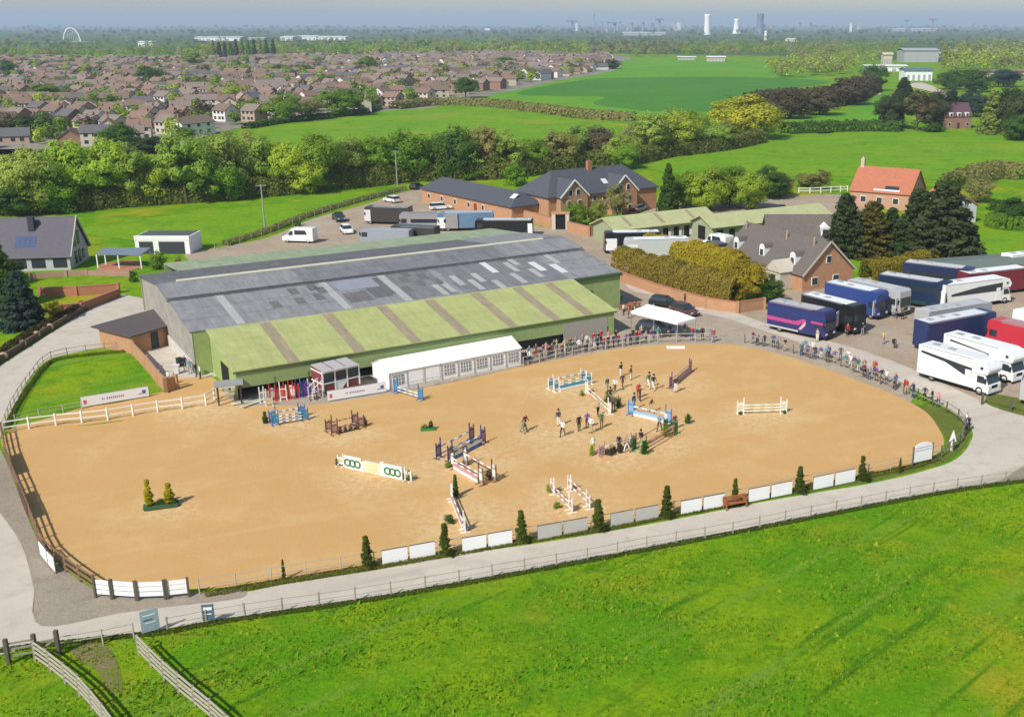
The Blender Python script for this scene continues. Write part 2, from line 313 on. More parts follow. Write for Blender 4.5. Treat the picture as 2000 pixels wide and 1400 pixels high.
def crown(kind):
    if kind == 'broad':          # rounded crown, crown base at .18
        k = 62; u = unitvec(k); cen = u*np.array([.36, .36, .34])*rng.uniform(.45, 1.0, (k, 1))+np.array([0, 0, .60])
        cen[:, 2] = np.maximum(cen[:, 2], .20); rad = rng.uniform(.07, .15, k); return clump_leaves(cen, rad, 170, .0165, core=(0,0,.5))
    if kind == 'low':            # dense down to the ground
        k = 70; u = unitvec(k); cen = u*np.array([.42, .42, .42])*rng.uniform(.4, 1.0, (k, 1))+np.array([0, 0, .47]); cen[:, 2] = np.clip(cen[:, 2], .08, 1)
        rad = rng.uniform(.08, .16, k); return clump_leaves(cen, rad, 165, .0175, core=(0,0,.4))
    if kind == 'airy':           # half-leafed spring tree
        k = 80; u = unitvec(k); cen = u*np.array([.38, .38, .40])*rng.uniform(.3, 1.0, (k, 1))+np.array([0, 0, .56]); cen[:, 2] = np.clip(cen[:, 2], .12, 1)
        rad = rng.uniform(.05, .12, k); return clump_leaves(cen, rad, 105, .016, core=(0,0,.45))
    if kind == 'conifer':
        out = []
        for j in range(26):
            z = .05+.93*j/26; r = .27*(1-z)**.75+.012; k = max(4, int(70*r)); a = rng.uniform(0, 6.28, k)
            rr = r*rng.uniform(.6, 1.12, k); cen = np.c_[np.cos(a)*rr, np.sin(a)*rr, z-.12*rr+rng.uniform(-.02, .02, k)]
            out.append(clump_leaves(cen, np.full(k, .05), 40, .019, .1))
            cen2 = cen*np.array([.55, .55, 1]); out.append(clump_leaves(cen2, np.full(k, .05), 14, .022, .1))
        return np.concatenate(out)
    if kind == 'column':
        k = 120; z = rng.uniform(.02, .97, k); r = (.10*np.minimum(1, (1.02-z)*1.6)*np.minimum(1, z*6+.4)+.005)*rng.uniform(.3, 1, k); a = rng.uniform(0, 6.28, k)
        return clump_leaves(np.c_[np.cos(a)*r, np.sin(a)*r, z], np.full(k, .05), 30, .026, .6)
    if kind == 'bush':
        k = 40; u = unitvec(k); u[:, 2] = np.abs(u[:, 2]); cen = u*np.array([.42, .42, .75])*rng.uniform(.3, 1, (k, 1)); cen[:, 2] += .1
        return clump_leaves(cen, rng.uniform(.10, .2, k), 45, .036)
def trunk(kind):
    mb = MB(); top = {'bush': .5, 'column': .8}.get(kind, .86); r = {'bush': .03, 'column': .02, 'conifer': .022}.get(kind, .026)
    p = Vector((0, 0, -.01)); n = 5; pts = [p]
    for i in range(1, n+1): pts.append(Vector((random.uniform(-.012, .012)*i, random.uniform(-.012, .012)*i, top*i/n)))
    for i in range(n): mb.cyl(pts[i], pts[i+1], r*(1-.85*i/n), r*(1-.85*(i+1)/n), 6, caps=False)
    if kind in ('broad', 'airy', 'low'):
        for i in range(9):
            z = random.uniform(.22, .7); a = random.uniform(0, 6.28); b = Vector((0, 0, z)); q = random.uniform(.16, .32)
            e = b+Vector((math.cos(a)*q, math.sin(a)*q, random.uniform(.1, .25))); mb.cyl(b, e, r*.42, r*.08, 5, caps=False)
            for _ in range(2):
                e2 = e+Vector((random.uniform(-.12, .12), random.uniform(-.12, .12), random.uniform(.03, .13))); mb.cyl(b.lerp(e, .6), e2, r*.2, r*.04, 4, caps=False)
    return mb.mesh('trunk_'+kind, BARK)
PROTO = {}
for kd, cnt in (('broad', 4), ('low', 4), ('airy', 3), ('conifer', 3), ('column', 2), ('bush', 3)):
    PROTO[kd] = [(trunk(kd), quads_mesh('crown_'+kd, crown(kd), LEAF)) for _ in range(cnt)]
YG = (.37,.46,.045); MG = (.19,.31,.028); DG = (.095,.175,.028); BR = (.32,.305,.10); OL = (.30,.385,.07); DK = (.085,.12,.042); GOLD = (.44,.33,.03); BRD = (.15,.12,.065); PALE = (.36,.40,.14); BLUEG = (.065,.11,.08)
TREEW = {'broad': .80, 'low': .90, 'airy': .80, 'conifer': .58, 'column': .30, 'bush': 1.05}
def tree(px, pyb, pyt, wpx, kind, col, label, cat='tree', group=None, name=None, z=0.0):
    """one tree: picture position of its foot, of its top, and its spread"""
    p = at(px, pyb); h = max(.6, hat(pyt, p.y)); d = p.y*CP+CAMH*SP; w = wpx/FPX*d
    names = {'broad': 'broadleaf_tree', 'low': 'broadleaf_tree', 'airy': 'spring_tree', 'conifer': 'conifer_tree', 'column': 'columnar_conifer', 'bush': 'shrub'}
    t = thing(name or names[kind], label, cat, (p.x, p.y, z), random.uniform(0, 6.28), group)
    me = random.choice(PROTO[kind]); s = w/TREEW[kind]
    j = random.uniform(.88, 1.12); c = [min(1, q*j*random.uniform(.93, 1.07)) for q in col]
    link('trunk', me[0], t, scale=(s*.8, s*.8, h)); link('crown', me[1], t, scale=(s, s, h), color=c)
    return t
def hedge(name, label, line, width, height, col, dens=26, leaf=.16, cat='hedge', group=None, base=0.0, px=True):
    P = [at(*p) if px else Vector((*p, 0)) for p in line]; P = smooth_loop(P, 6, False)
    seg = [(P[i+1]-P[i]).length for i in range(len(P)-1)]; L = sum(seg); n = int(L*(width+2*height)*dens)
    s = rng.uniform(0, L, n); cum = np.concatenate([[0], np.cumsum(seg)]); idx = np.clip(np.searchsorted(cum, s)-1, 0, len(seg)-1)
    A = np.array([p[:] for p in P]); a = A[idx]; b = A[idx+1]; f = ((s-cum[idx])/np.array(seg)[idx])[:, None]; c = a+(b-a)*f
    d = (b-a)/np.linalg.norm(b-a, axis=1)[:, None]; nn = np.c_[-d[:, 1], d[:, 0], np.zeros(n)]
    th = rng.uniform(0, math.pi, n); lum = 1+.05*np.sin(s*.7)+.05*np.sin(s*1.9+1)
    rr = rng.uniform(.75, 1.0, n)*lum; off = np.cos(th)*width/2*rr; zz = np.abs(np.sin(th))**.55*height*rr
    zz = np.where(np.abs(off) > width*.40, zz*rng.uniform(.05, 1, n), zz)
    pos = c+nn*off[:, None]; pos[:, 2] = base+zz
    nr = nn*np.cos(th)[:, None]+np.array([0, 0, 1])*np.sin(th)[:, None]*.9+rng.normal(size=(n, 3))*.4; nr /= np.linalg.norm(nr, axis=1)[:, None]
    m0 = A.mean(0); m0[2] = 0; o = link(name, quads_mesh(name, leaf_quads(pos-m0, nr, leaf), LEAF), None, loc=tuple(m0), color=col)
    return tag(o, label, cat, group)
def wood(name, label, regions, cat='wood'):
    """a far-off wood read as one mass; regions: (picture polygon, count, (hmin,hmax), colours)"""
    Vs = []; Cs = []
    for poly, cnt, hr, cols in regions:
        xs = [p[0] for p in poly]; ys = [p[1] for p in poly]; k = 0; tries = 0
        while k < cnt and tries < cnt*30:
            tries += 1; x = random.uniform(min(xs), max(xs)); y = random.uniform(min(ys), max(ys))
            if not inpoly(x, y, poly): continue
            k += 1; p = at(x, y); h = random.uniform(*hr); w = h*random.uniform(.32, .5); q = 9
            u = unitvec(q); cen = u*np.array([w, w, h*.36])*rng.uniform(.3, .95, (q, 1))+np.array([p.x, p.y, h*.55]); cen[:, 2] = np.maximum(cen[:, 2], h*.12)
            V = clump_leaves(cen, rng.uniform(.16, .3, q)*h, 13, max(.5, h*.055)); Vs.append(V)
            c = np.array(random.choice(cols))*random.uniform(.8, 1.2); Cs.append(np.tile(c, (len(V)//4, 1)))
    o = link(name, quads_mesh(name, np.concatenate(Vs), LEAFW, np.concatenate(Cs))); o['kind'] = 'stuff'; return tag(o, label, cat)

# hedgerow trees behind the hall, left to right
G1 = 'trees in the belt behind the hall'
BELT = [(15,412,312,120,'low',OL),(70,418,282,120,'low',OL),(150,408,268,120,'low',YG),(205,404,276,110,'broad',YG),(262,402,290,90,'airy',OL),(300,396,300,90,'low',YG),(365,398,262,110,'airy',OL),(350,392,285,80,'low',OL),(430,386,252,120,'low',OL),(500,378,262,100,'low',OL),(490,372,265,80,'airy',BR),(565,376,272,90,'low',YG),(625,372,268,90,'broad',MG),(680,364,265,90,'low',OL),(735,358,268,80,'airy',MG),(40,420,345,110,'low',DG),(120,416,340,90,'low',MG),(440,392,310,80,'low',MG),(600,378,310,80,'low',YG),
 (800,352,246,98,'low',(.13,.26,.025)),(885,350,240,95,'low',DG),(850,348,275,70,'airy',BR),(950,346,248,80,'airy',BR),(990,344,262,80,'airy',OL),(1040,336,268,80,'low',MG),(1090,330,258,80,'airy',BR),(1125,322,250,70,'airy',OL),(1165,318,245,80,'low',BRD),(1210,322,262,80,'low',OL),(1225,330,280,60,'low',MG),(1275,308,222,90,'airy',OL),(1325,298,210,95,'low',YG),(1360,285,220,70,'broad',MG),(1395,292,238,70,'low',OL),(1240,300,240,60,'low',BR)]
BELT = [(x, b, t-(b-t)*.10, w*1.08, k, tuple(min(.6, q*1.22) for q in c)) for x, b, t, w, k, c in BELT]
for i, a in enumerate(sorted(BELT)):
    kinds = {'low': 'bushy', 'airy': 'half-leafed', 'broad': 'round-crowned'}
    cn = {tuple(min(.6, q*1.22) for q in k_): v_ for k_, v_ in {YG: 'yellow-green', OL: 'olive', BR: 'brownish', MG: 'mid green', DG: 'dark green', BRD: 'dull brown'}.items()}.get(a[5], 'deep green')
    tree(*a, f"{cn} {kinds[a[4]]} tree, {ordw(i)} from the left in the tree belt behind the hall", 'tree', G1)
tree(1452,272,176,158,'low',(.50,.50,.045),'big round yellow-green tree on the edge of the far green field')
tree(1410,285,225,60,'low',OL,'small olive tree just left of the big round yellow-green tree')
hedge('belt_scrub', 'dark green scrub under the left half of the tree belt', [(-20,418),(150,409),(300,398),(420,390),(560,378),(700,364),(790,354)], 7, 4.6, (.22,.24,.045), 16, .3)
hedge('belt_scrub', 'olive scrub under the right half of the tree belt', [(800,352),(900,350),(1000,345),(1120,328),(1230,320),(1300,306),(1400,294),(1480,278)], 7, 4.2, (.22,.24,.05), 14, .32)
# trees behind the town edge and in the fields
for a in [(55,268,214,92,'low',DK,'dark bushy tree at the left edge among the brown roofs'),(555,238,178,92,'low',MG,'green round tree at the edge of the estate, left of its twin'),(668,226,164,98,'low',(.15,.27,.025),'green round tree at the edge of the estate, right of its twin'),(607,234,190,60,'airy',BR,'brownish thin tree between the two round green ones'),(238,298,228,88,'low',DG,'dark green tree among houses above the yellow tree belt'),(290,300,262,80,'low',DK,'low dark shrubby tree beside the dark green one below the estate'),(360,275,245,50,'low',MG,'small green tree in front of the estate houses'),(465,202,160,60,'low',YG,'yellow tree among the brown estate roofs'),(90,200,160,60,'broad',MG,'green tree in the left of the estate'),(145,188,160,45,'low',MG,'small green tree right of another in the left of the estate'),(118,172,148,70,'airy',PALE,'pale tree behind two green ones in the left of the estate'),(290,168,128,55,'broad',DG,'dark green tree standing high above roofs in the estate middle'),(545,150,122,48,'broad',OL,'olive tree behind the cream houses'),(600,148,124,36,'low',DG,'dark tree beside the olive one behind cream houses'),(478,148,122,36,'low',OL,'small olive tree in the estate middle'),(15,152,118,30,'broad',DG,'dark tree at the far left of the estate'),(910,192,150,55,'broad',DG,'dark green tree by the field corner at the estate end'),(720,140,108,40,'broad',MG,'mid green tree rising over the far estate roofs'),(985,132,108,40,'low',MG,'green tree rising among the farthest estate roofs'),(380,135,100,60,'airy',OL,'half-leafed olive tree left of the poplars'),(1195,135,115,40,'low',DG,'dark shrub tree where the estate meets the crop field')]:
    tree(*a)
hedge('field_hedge', 'brown and green field hedge between the meadow and crop field', [(770,214),(850,206),(950,208),(1060,220),(1150,232),(1240,236)], 7, 3.6, BR, 5, .55)
hedge('estate_hedge', 'dark hedge at the edge of the estate below the round trees', [(480,252),(560,240),(680,226),(740,215)], 4, 2.2, DG, 6, .45)
hedge('lane_hedge', 'dark brown hedgerow at the right of the crop field', [(1470,222),(1540,212),(1600,210),(1650,200),(1700,178)], 14, 9, BRD, 3, .7)
hedge('bottom_hedge', 'green scrub hedge below the hill pasture', [(1530,262),(1600,258),(1700,256),(1760,258)], 7, 4, DG, 4, .5)
hedge('meadow_scrub', 'rough brown scrub at the right of the light meadow', [(1860,372),(1920,350),(1960,345),(2010,352)], 8, 4, BR, 8, .35)
# dark trees round the lone house on the right
G2 = 'dark trees round the lone house on the right'
RT = [(1540,232,165,90,'low',BRD),(1600,225,160,90,'low',BRD),(1660,205,140,90,'low',BRD),(1705,178,118,60,'low',DG),(1745,252,170,80,'low',DK),(1790,256,172,80,'airy',BRD),(1830,250,165,70,'low',DK),(1765,190,150,40,'conifer',DK),(1855,245,175,60,'conifer',BLUEG),(1900,228,172,80,'low',BLUEG),(1935,262,175,55,'conifer',OL),(1965,262,158,80,'low',DK),(2000,270,150,90,'low',DK),(1905,180,128,80,'low',DG),(1960,170,130,70,'low',BLUEG),(1855,175,130,70,'low',DG),(1820,258,235,60,'bush',DG),(1985,275,212,70,'low',DG),(2040,265,150,90,'low',DK)]
for i, a in enumerate(sorted(RT)):
    tree(*a, f"{'dark conifer' if a[4]=='conifer' else 'dark bushy tree'}, {ordw(i)} from the left round the lone house on the right", 'tree', G2)
# trees in the yards
for a in [(925,352,320,56,'bush',MG,'round clipped green bush behind the long brick wing, left one'),(1004,362,312,60,'bush',MG,'round clipped green bush behind the long brick wing, right one'),(1205,428,358,58,'airy',BR,'thin brown-green tree in front of the brick house gable'),(1305,418,318,44,'conifer',DG,'slim dark conifer right of the brick house'),(1340,408,325,78,'low',MG,'green tree right of the slim dark conifer'),(1385,412,318,100,'low',YG,'bright yellow-green tree behind the green stable roof'),(1425,405,312,78,'low',MG,'green tree beside the bright yellow-green one behind the stables'),(1462,408,325,88,'low',YG,'yellow-green tree right behind the stables'),(1502,388,318,80,'low',DG,'dark green tree left of the parked blue car'),(1525,384,330,60,'low',BR,'brownish tree above the parked blue car'),(1125,442,388,50,'low',MG,'green shrub tree by the brick archway'),(1165,438,385,40,'low',OL,'olive shrub tree right of the brick archway'),
 (1648,500,375,95,'conifer',DK,'tall dark conifer, leftmost of the clump by the dormer house'),(1700,500,392,100,'conifer',(.17,.14,.03),'golden brown conifer in the clump by the dormer house'),(1738,498,405,60,'conifer',DK,'dark slim conifer behind the golden brown one'),(1790,505,368,120,'conifer',DK,'dark conifer in the middle of the clump'),(1838,512,352,160,'conifer',(.095,.125,.045),'largest dark conifer at the right of the clump'),(1770,505,415,60,'conifer',DG,'low green conifer in the middle of the clump'),
 (45,640,528,85,'conifer',BLUEG,'blue-green conifer by the left drive'),(10,600,470,70,'conifer',DG,'dark conifer at the left edge above the drive'),(-5,560,480,60,'low',OL,'olive tree cut by the left edge of the picture'),(20,545,500,60,'low',DK,'dark shrub below the grey-roofed house'),
 (312,525,484,42,'bush',MG,'green bush in front of the white garage'),(350,520,495,20,'bush',BR,'little brown bush beside the white garage'),(1970,435,380,90,'low',DG,'green bushy tree at the right edge beyond the white-walled annex'),(1910,395,335,60,'low',BR,'brown scrubby tree behind the red-roofed annex'),(1600,372,330,60,'airy',BR,'brown shrub left of the red-roofed house'),(1570,365,335,50,'low',BR,'brown shrub by the white fence behind the stables'),(105,622,582,55,'bush',GOLD,'golden bush at the end of the red brick wall'),(262,550,525,22,'bush',DG,'green bush at the corner of the hall'),(582,442,425,18,'bush',DG,'small dark bush beside the white horse van')]:
    tree(*a)
hedge('golden_hedge', 'long tall golden hedge above the brick wall', [(1212,535),(1290,556),(1370,580),(1440,596)], 4.6, 4.0, (.36,.28,.05), 170, .13, base=.3)
hedge('back_hedge', 'lower golden hedge behind the long one', [(1265,495),(1330,508),(1400,520),(1450,540)], 4, 3.4, (.50,.40,.035), 130, .14)
tree(1455,590,495,95,'low',GOLD,'round golden bush at the end of the long hedge')
tree(1500,590,530,70,'low',DG,'dark green bush between golden hedge and dormer house')
hedge('drive_hedge', 'yellow-brown clipped hedge behind the navy lorries', [(1690,548),(1740,540),(1800,525),(1850,515)], 3.5, 3.0, (.36,.29,.035), 130, .14)
hedge('annex_hedge', 'green hedge along the right edge by the lawn', [(1935,440),(1970,448),(2020,450)], 4, 2.6, MG, 25, .2)
hedge('paddock_hedge', 'thin straggly hedge along the back yard fence', [(440,480),(520,455),(600,424),(690,397),(790,371)], 1.6, 1.0, BR, 30, .16)
hedge('drive_shrubs', 'low brown shrubs along the left drive wall', [(0,700),(40,672),(90,643),(140,616),(165,602)], 1.6, 1.1, (.10,.075,.03), 60, .12)
# ------------------------------------------------------------------ far woods
wood('wood_belt', 'belt of woodland behind the estate', [
 ([(340,118),(640,112),(640,98),(400,98)], 260, (10,16), [OL, MG, BR, DG]), ([(640,118),(1000,112),(1150,118),(1150,90),(900,86),(640,90)], 560, (10,15), [OL, YG, MG, BR, DG]),
 ([(1130,112),(1330,112),(1330,86),(1130,86)], 240, (9,13), [BR, OL, BRD]), ([(0,118),(340,116),(340,98),(0,100)], 280, (8,13), [OL, MG, DG, BR]), ([(-600,130),(0,118),(0,95),(-600,95)], 150, (7,12), [OL, MG, DG]), ([(-500,445),(-60,420),(-60,396),(-500,412)], 40, (9,13), [OL, YG, MG])])
wood('wood_right', 'pale spring woodland beyond the crop field on the right', [
 ([(1330,112),(1520,112),(1760,118),(1760,92),(1330,88)], 420, (9,14), [OL, BR, MG]), ([(1510,155),(1620,150),(1700,135),(1720,115),(1560,118),(1500,135)], 170, (9,14), [YG, OL, BR]),
 ([(1840,150),(2000,140),(2300,140),(2300,88),(1900,86),(1840,110)], 480, (11,18), [PALE, YG, (.24,.22,.06), OL]), ([(1620,125),(1760,120),(1760,95),(1640,98)], 90, (9,14), [OL, MG])])
wood('wood_distant', 'dark distant woods along the horizon', [([(-700,98),(2700,98),(2700,72),(-700,72)], 1000, (9,15), [DG, MG, BRD, OL]), ([(-900,71),(2900,71),(2900,61),(-900,61)], 800, (14,24), [DG, DK, BRD]), ([(-1500,60),(3500,60),(3500,54.5),(-1500,54.5)], 600, (22,42), [DG, DK])])
for i, x in enumerate([418,430,441,452,463,474,486,498,510,522,535]):
    tree(x, 116, 78+random.uniform(-2, 5), 13, 'column', random.choice([DG, OL, MG, BRD]), f"tall narrow poplar, {ordw(i)} from the left in the row behind the estate", 'tree', 'poplars behind the estate', name='poplar_tree')
# ------------------------------------------------------------------ the housing estate
GLASS = mat('window_glass', (.035,.045,.055), .12, 0, spec=.5)
WHITE = mat('white_paint', (.80,.79,.76), .55, .03, 2)
BRICKW = mat('brick', (.36,.17,.095), .9, .16, 3, .25, 25)
HW = [mat('cream_render', (.52,.46,.37), .9, .06, 1), mat('pale_brick', (.42,.31,.235), .9, .12, 2), mat('red_brick', (.28,.155,.115), .9, .12, 2), mat('white_render', (.66,.64,.60), .9, .05, 1)]
HWN = ['cream', 'pale brick', 'red brick', 'white']
HR = [mat('brown_tiles', (.185,.13,.10), .9, .16, 1.2, .3, 12), mat('mauve_tiles', (.215,.17,.145), .9, .16, 1.2, .3, 12), mat('red_tiles', (.23,.145,.11), .9, .16, 1.2, .3, 12), mat('dark_tiles', (.12,.115,.12), .9, .16, 1.2, .3, 12)]
HRN = ['brown', 'mauve-grey', 'reddish', 'dark grey']
def gable_wall(L, W, he, hr, x0=0):
    mb = MB(); mb.add([(x0-L/2,-W/2,0),(x0+L/2,-W/2,0),(x0+L/2,W/2,0),(x0-L/2,W/2,0),(x0-L/2,-W/2,he),(x0+L/2,-W/2,he),(x0+L/2,W/2,he),(x0-L/2,W/2,he),(x0-L/2,0,hr),(x0+L/2,0,hr)],
        [(0,1,5,4),(2,3,7,6),(3,0,4,8,7),(1,2,6,9,5)]); return mb
def gable_roof(L, W, he, hr, ov=.35, th=.18):
    s = (hr-he)/(W/2); z = he-ov*s; mb = MB(); a = L/2+ov; w = W/2+ov; t = .16
    mb.slab([(-a,-w,z+t),(a,-w,z+t),(a,0,hr+t),(-a,0,hr+t)], th); mb.slab([(a,w,z+t),(-a,w,z+t),(-a,0,hr+t),(a,0,hr+t)], th); return mb
HPROTO = []
for (L, Wd, he, hr) in ((8.2,6.6,4.3,6.4),(7.2,7.2,4.3,6.7),(10.5,6.6,2.5,4.8),(14,6.8,4.4,6.5),(8.8,7.4,2.5,5.2)):
    win = MB(); fr = [(-L*.3, .9), (L*.05, .9), (L*.3, .9)]+([(-L*.3, 3.1), (0, 3.1), (L*.3, 3.1)] if he > 4 else [])
    HPROTO.append(dict(L=L, W=Wd, he=he, hr=hr, wall=gable_wall(L, Wd, he, hr).v and gable_wall(L, Wd, he, hr), roof=gable_roof(L, Wd, he, hr), wins=fr))
for P in HPROTO:
    P['wm'] = [P['wall'].mesh('house_wall', m) for m in HW]; P['rm'] = [P['roof'].mesh('house_roof', m) for m in HR]
CHIM = MB().box(-.35,.35,-.35,.35,0,1.3).box(-.12,.12,-.12,.12,1.3,1.6).mesh('chimney', HW[2])
WINM = MB().box(-.6,.6,-.04,.04,-.55,.55).mesh('house_window', GLASS)
EST = [(-320,310),(-10,292),(150,292),(270,292),(400,262),(500,240),(640,222),(760,216),(900,190),(1060,160),(1195,134),(1190,112),(900,106),(640,114),(440,120),(-300,118)]
cands = []; LOTS = []
for row in range(-34, 66):
    for k in range(-110, 92):
        a = R(-28) if row % 7 < 4 else R(18)
        ux, uy = math.cos(R(-12)), math.sin(R(-12)); X = -330+k*10.8*ux-row*18.5*uy; Y = 560+k*10.8*uy+row*18.5*ux
        X += random.uniform(-1.5, 1.5); Y += random.uniform(-2, 2)
        if Y < 330 or Y > 1500: continue
        x, y = proj(X, Y)
        if not inpoly(x, y, EST): continue
        if random.random() < .30: LOTS.append((X, Y)); continue
        cands.append((Y, X, y, x, a+random.choice([0, 0, 0, math.pi/2])+random.uniform(-.06, .06)))
SAME = {}; nin = 0; cands.sort(); NH = 300; rest = []; order = {}
for i, (Y, X, y, x, a) in enumerate(cands):
    P = HPROTO[random.choices(range(5), [5, 4, 3, 2, 2])[0]]; wi = random.choices(range(4), [5, 4, 2, 4])[0]; ri = random.choices(range(4), [5, 4, 3, 2])[0]
    if x > -12 and nin < NH:
        nin += 1
        zone = 'near estate rows' if y > 225 else 'middle estate rows' if y > 175 else 'far estate rows'
        side = 'left end' if x < 200 else 'left half' if x < 450 else 'right half' if x < 750 else 'right end'
        key = (HRN[ri], HWN[wi], zone, side); order[key] = order.get(key, 0)+1
        t = thing('estate_house', 'house', 'house', (X, Y, 0), a, 'houses of the estate')
        SAME.setdefault(key, []).append((x, t))
        link('wall', P['wm'][wi], t); r = link('roof', P['rm'][ri], t)
        link('chimney', CHIM, r, loc=(P['L']*random.choice([-.38, .38]), 0, P['hr']-.3))
        if nin < 150:
            for (wx, wz) in P['wins']: link('window', WINM, t, loc=(wx, -P['W']/2-.03, wz+.55))
            if P['he'] > 4: link('window', WINM, t, loc=(P['L']/2+.03, 0, 3.6), rot=(0, 0, math.pi/2))
    else: rest.append((X, Y, a, P, wi, ri))
for (rn, wn, zone, side), L_ in SAME.items():
    for k, (x, t) in enumerate(sorted(L_, key=lambda q: q[0])): t['label'] = f"{rn} roofed {wn} house in {zone}, {side}"+(f", {ordw(k)} such from left" if len(L_) > 1 else '')
mb = MB()
for (X, Y, a, P, wi, ri) in rest:
    mb.M = Matrix.Translation((X, Y, 0)) @ Matrix.Rotation(a, 4, 'Z')
    for src, k in ((P['wall'], wi), (P['roof'], 4+ri)): mb.add(src.v, src.f, k)
if rest:
    o = mb.build('distant_houses', HW+HR); o['kind'] = 'stuff'; tag(o, 'mass of small far estate houses towards the woods', 'houses')
# garden bushes among the houses: beyond counting at this distance
VS = []; CS = []
for i in range(1100):
    Y, X, y, x, a = random.choice(cands); X += random.uniform(-12, 12); Y += random.uniform(7, 14)*random.choice([-1, 1]); h = random.choice([random.uniform(1.5, 4.5), random.uniform(1.5, 4.5), random.uniform(5, 9)])
    if i < 2*len(LOTS): X, Y = LOTS[i//2]; X += random.uniform(-4, 4); Y += random.uniform(-4, 4); h = random.uniform(5, 9.5)
    x, y = proj(X, Y)
    if not inpoly(x, y, EST): continue
    q = 6 if h < 5 else 12; u = unitvec(q)*rng.uniform(.5, 1, (q, 1)); V = clump_leaves(u*np.array([h*.36, h*.36, h*.34])+np.array([X, Y, h*.52]), np.full(q, h*.24), 26, .12+h*.045, core=(X, Y, h*.4)); VS.append(V); CS.append(np.tile(np.array(random.choice([MG, DG, OL, YG, BRD]))*random.uniform(.8, 1.1), (len(V)//4, 1)))
o = link('garden_bushes', quads_mesh('garden_bushes', np.concatenate(VS), LEAFW, np.concatenate(CS))); o['kind'] = 'stuff'; tag(o, 'green garden bushes scattered among the estate houses', 'bushes')

# ------------------------------------------------------------------ far works, towers and stacks
GREYC = mat('grey_cladding', (.34,.35,.37), .7, .06, .1); PALEC = mat('pale_cladding', (.75,.76,.76), .6, .03, .05)
STEEL = mat('tower_steel', (.16,.20,.25), .6, .05, .1); CONC = mat('white_tower', (.86,.84,.82), .8, .04, .02)
def lathe(mb, prof, n=20, mi=0):
    vs = [(r*math.cos(2*math.pi*i/n), r*math.sin(2*math.pi*i/n), z) for r, z in prof for i in range(n)]
    fs = [(j*n+i, j*n+(i+1) % n, (j+1)*n+(i+1) % n, (j+1)*n+i) for j in range(len(prof)-1) for i in range(n)]
    return mb.add(vs, fs, mi)
def tower(px, pyb, pyt, wpx, m, label, waist=.62):
    p = at(px, pyb); h = hat(pyt, p.y); r = wpx/2/FPX*p.length
    t = thing('cooling_tower', label, 'cooling tower', (p.x, p.y, -1))
    sh = [(r*(waist+(1-waist)*abs(1-z/.72)**1.6 if z < .72 else waist+.06*(z-.72)/.28), z*h) for z in [i/12 for i in range(13)]]
    lathe(MB(), sh+[(sh[-1][0]*.93, h), (sh[-1][0]*.9, h*.9)]).build('shell', m, t, smooth=True)
    lathe(MB(), [(r*1.04, 0), (r*1.04, h*.05), (r*.9, h*.05)]).build('base_ring', m, t)
    mb = MB()
    for i in range(16):
        a = i*math.pi/8; mb.bar((r*1.06*math.cos(a), r*1.06*math.sin(a), 0), (r*.97*math.cos(a+.15), r*.97*math.sin(a+.15), h*.09), r*.04)
    mb.build('leg_ring', m, t); return t
tower(1381,68,28,13,CONC,'taller white tower on the skyline',.8); tower(1438,66,37,15,CONC,'shorter white tower, second from the left on the skyline',.55); tower(1484,68,26,19,STEEL,'blue-grey cooling tower right of the white ones on the skyline')
def stack(px, pyb, pyt, wpx, label, m=STEEL, head=False):
    p = at(px, pyb); h = hat(pyt, p.y); r = max(wpx/2/FPX*p.length, 1.5); t = thing('chimney_stack', label, 'chimney', (p.x, p.y, -1), group='stacks of the far works')
    lathe(MB(), [(r*1.5, 0), (r, h*.1), (r*.75, h), (r*.6, h), (r*.6, h*.95)], 10).build('shaft', m, t, smooth=True)
    lathe(MB(), [(r*1.05, h*.82), (r*1.3, h*.83), (r*1.3, h*.86), (r*1.0, h*.87)], 10).build('platform', m, t)
    if head: MB().box(-r*4, r*4, -r*2, r*2, h*.86, h*.98).build('head', m, t)
STK = [(1118,62,40,5,1),(1161,64,24,2.5,0),(1176,64,41,3,0),(1187,64,40,3,0),(1201,64,43,6,1),(1234,66,44,5,0),(1256,66,42,5,0),(1288,66,36,4,1),(1770,62,38,2.5,1),(1820,62,36,3,1),(1592,62,48,3,0),(1902,60,45,3,0),(1495,78,60,5,0)]
for i, (x, b, t_, w, hd) in enumerate(STK): stack(x, b, t_, w, f"{'slim' if w<4 else 'stout'} stack{' with a wide head' if hd else ''}, {ordw(i if i<12 else 12)} of the skyline stacks{' from the left' if i<8 else ''}" if i < 12 else 'thin pale stack at the foot of the blue-grey tower', CONC if i == 12 else STEEL, hd)
def shed(px0, px1, pyb, pyt, depth, wm, rm, label, rz=0.0, name='warehouse', bays=5):
    a = at(px0, pyb); b = at(px1, pyb); L = (b-a).length; h = hat(pyt, a.y); c = (a+b)/2
    t = thing(name, label, 'warehouse', (c.x, c.y+depth/2, -.5), rz)
    MB().box(-L/2, L/2, -depth/2, depth/2, 0, h).build('wall', wm, t)
    mb = MB(); mb.slab([(-L/2-1,-depth/2-1,h+.1),(L/2+1,-depth/2-1,h+.1),(L/2+1,0,h*1.18),(-L/2-1,0,h*1.18)], .3); mb.slab([(L/2+1,depth/2+1,h+.1),(-L/2-1,depth/2+1,h+.1),(-L/2-1,0,h*1.18),(L/2+1,0,h*1.18)], .3); mb.build('roof', rm, t)
    for i in range(bays): link('door', unit(GREYC), t, loc=(-L/2+L*(i+.5)/bays, -depth/2-.1, h*.3), scale=(L/bays*.45, .3, h*.6))
    return t
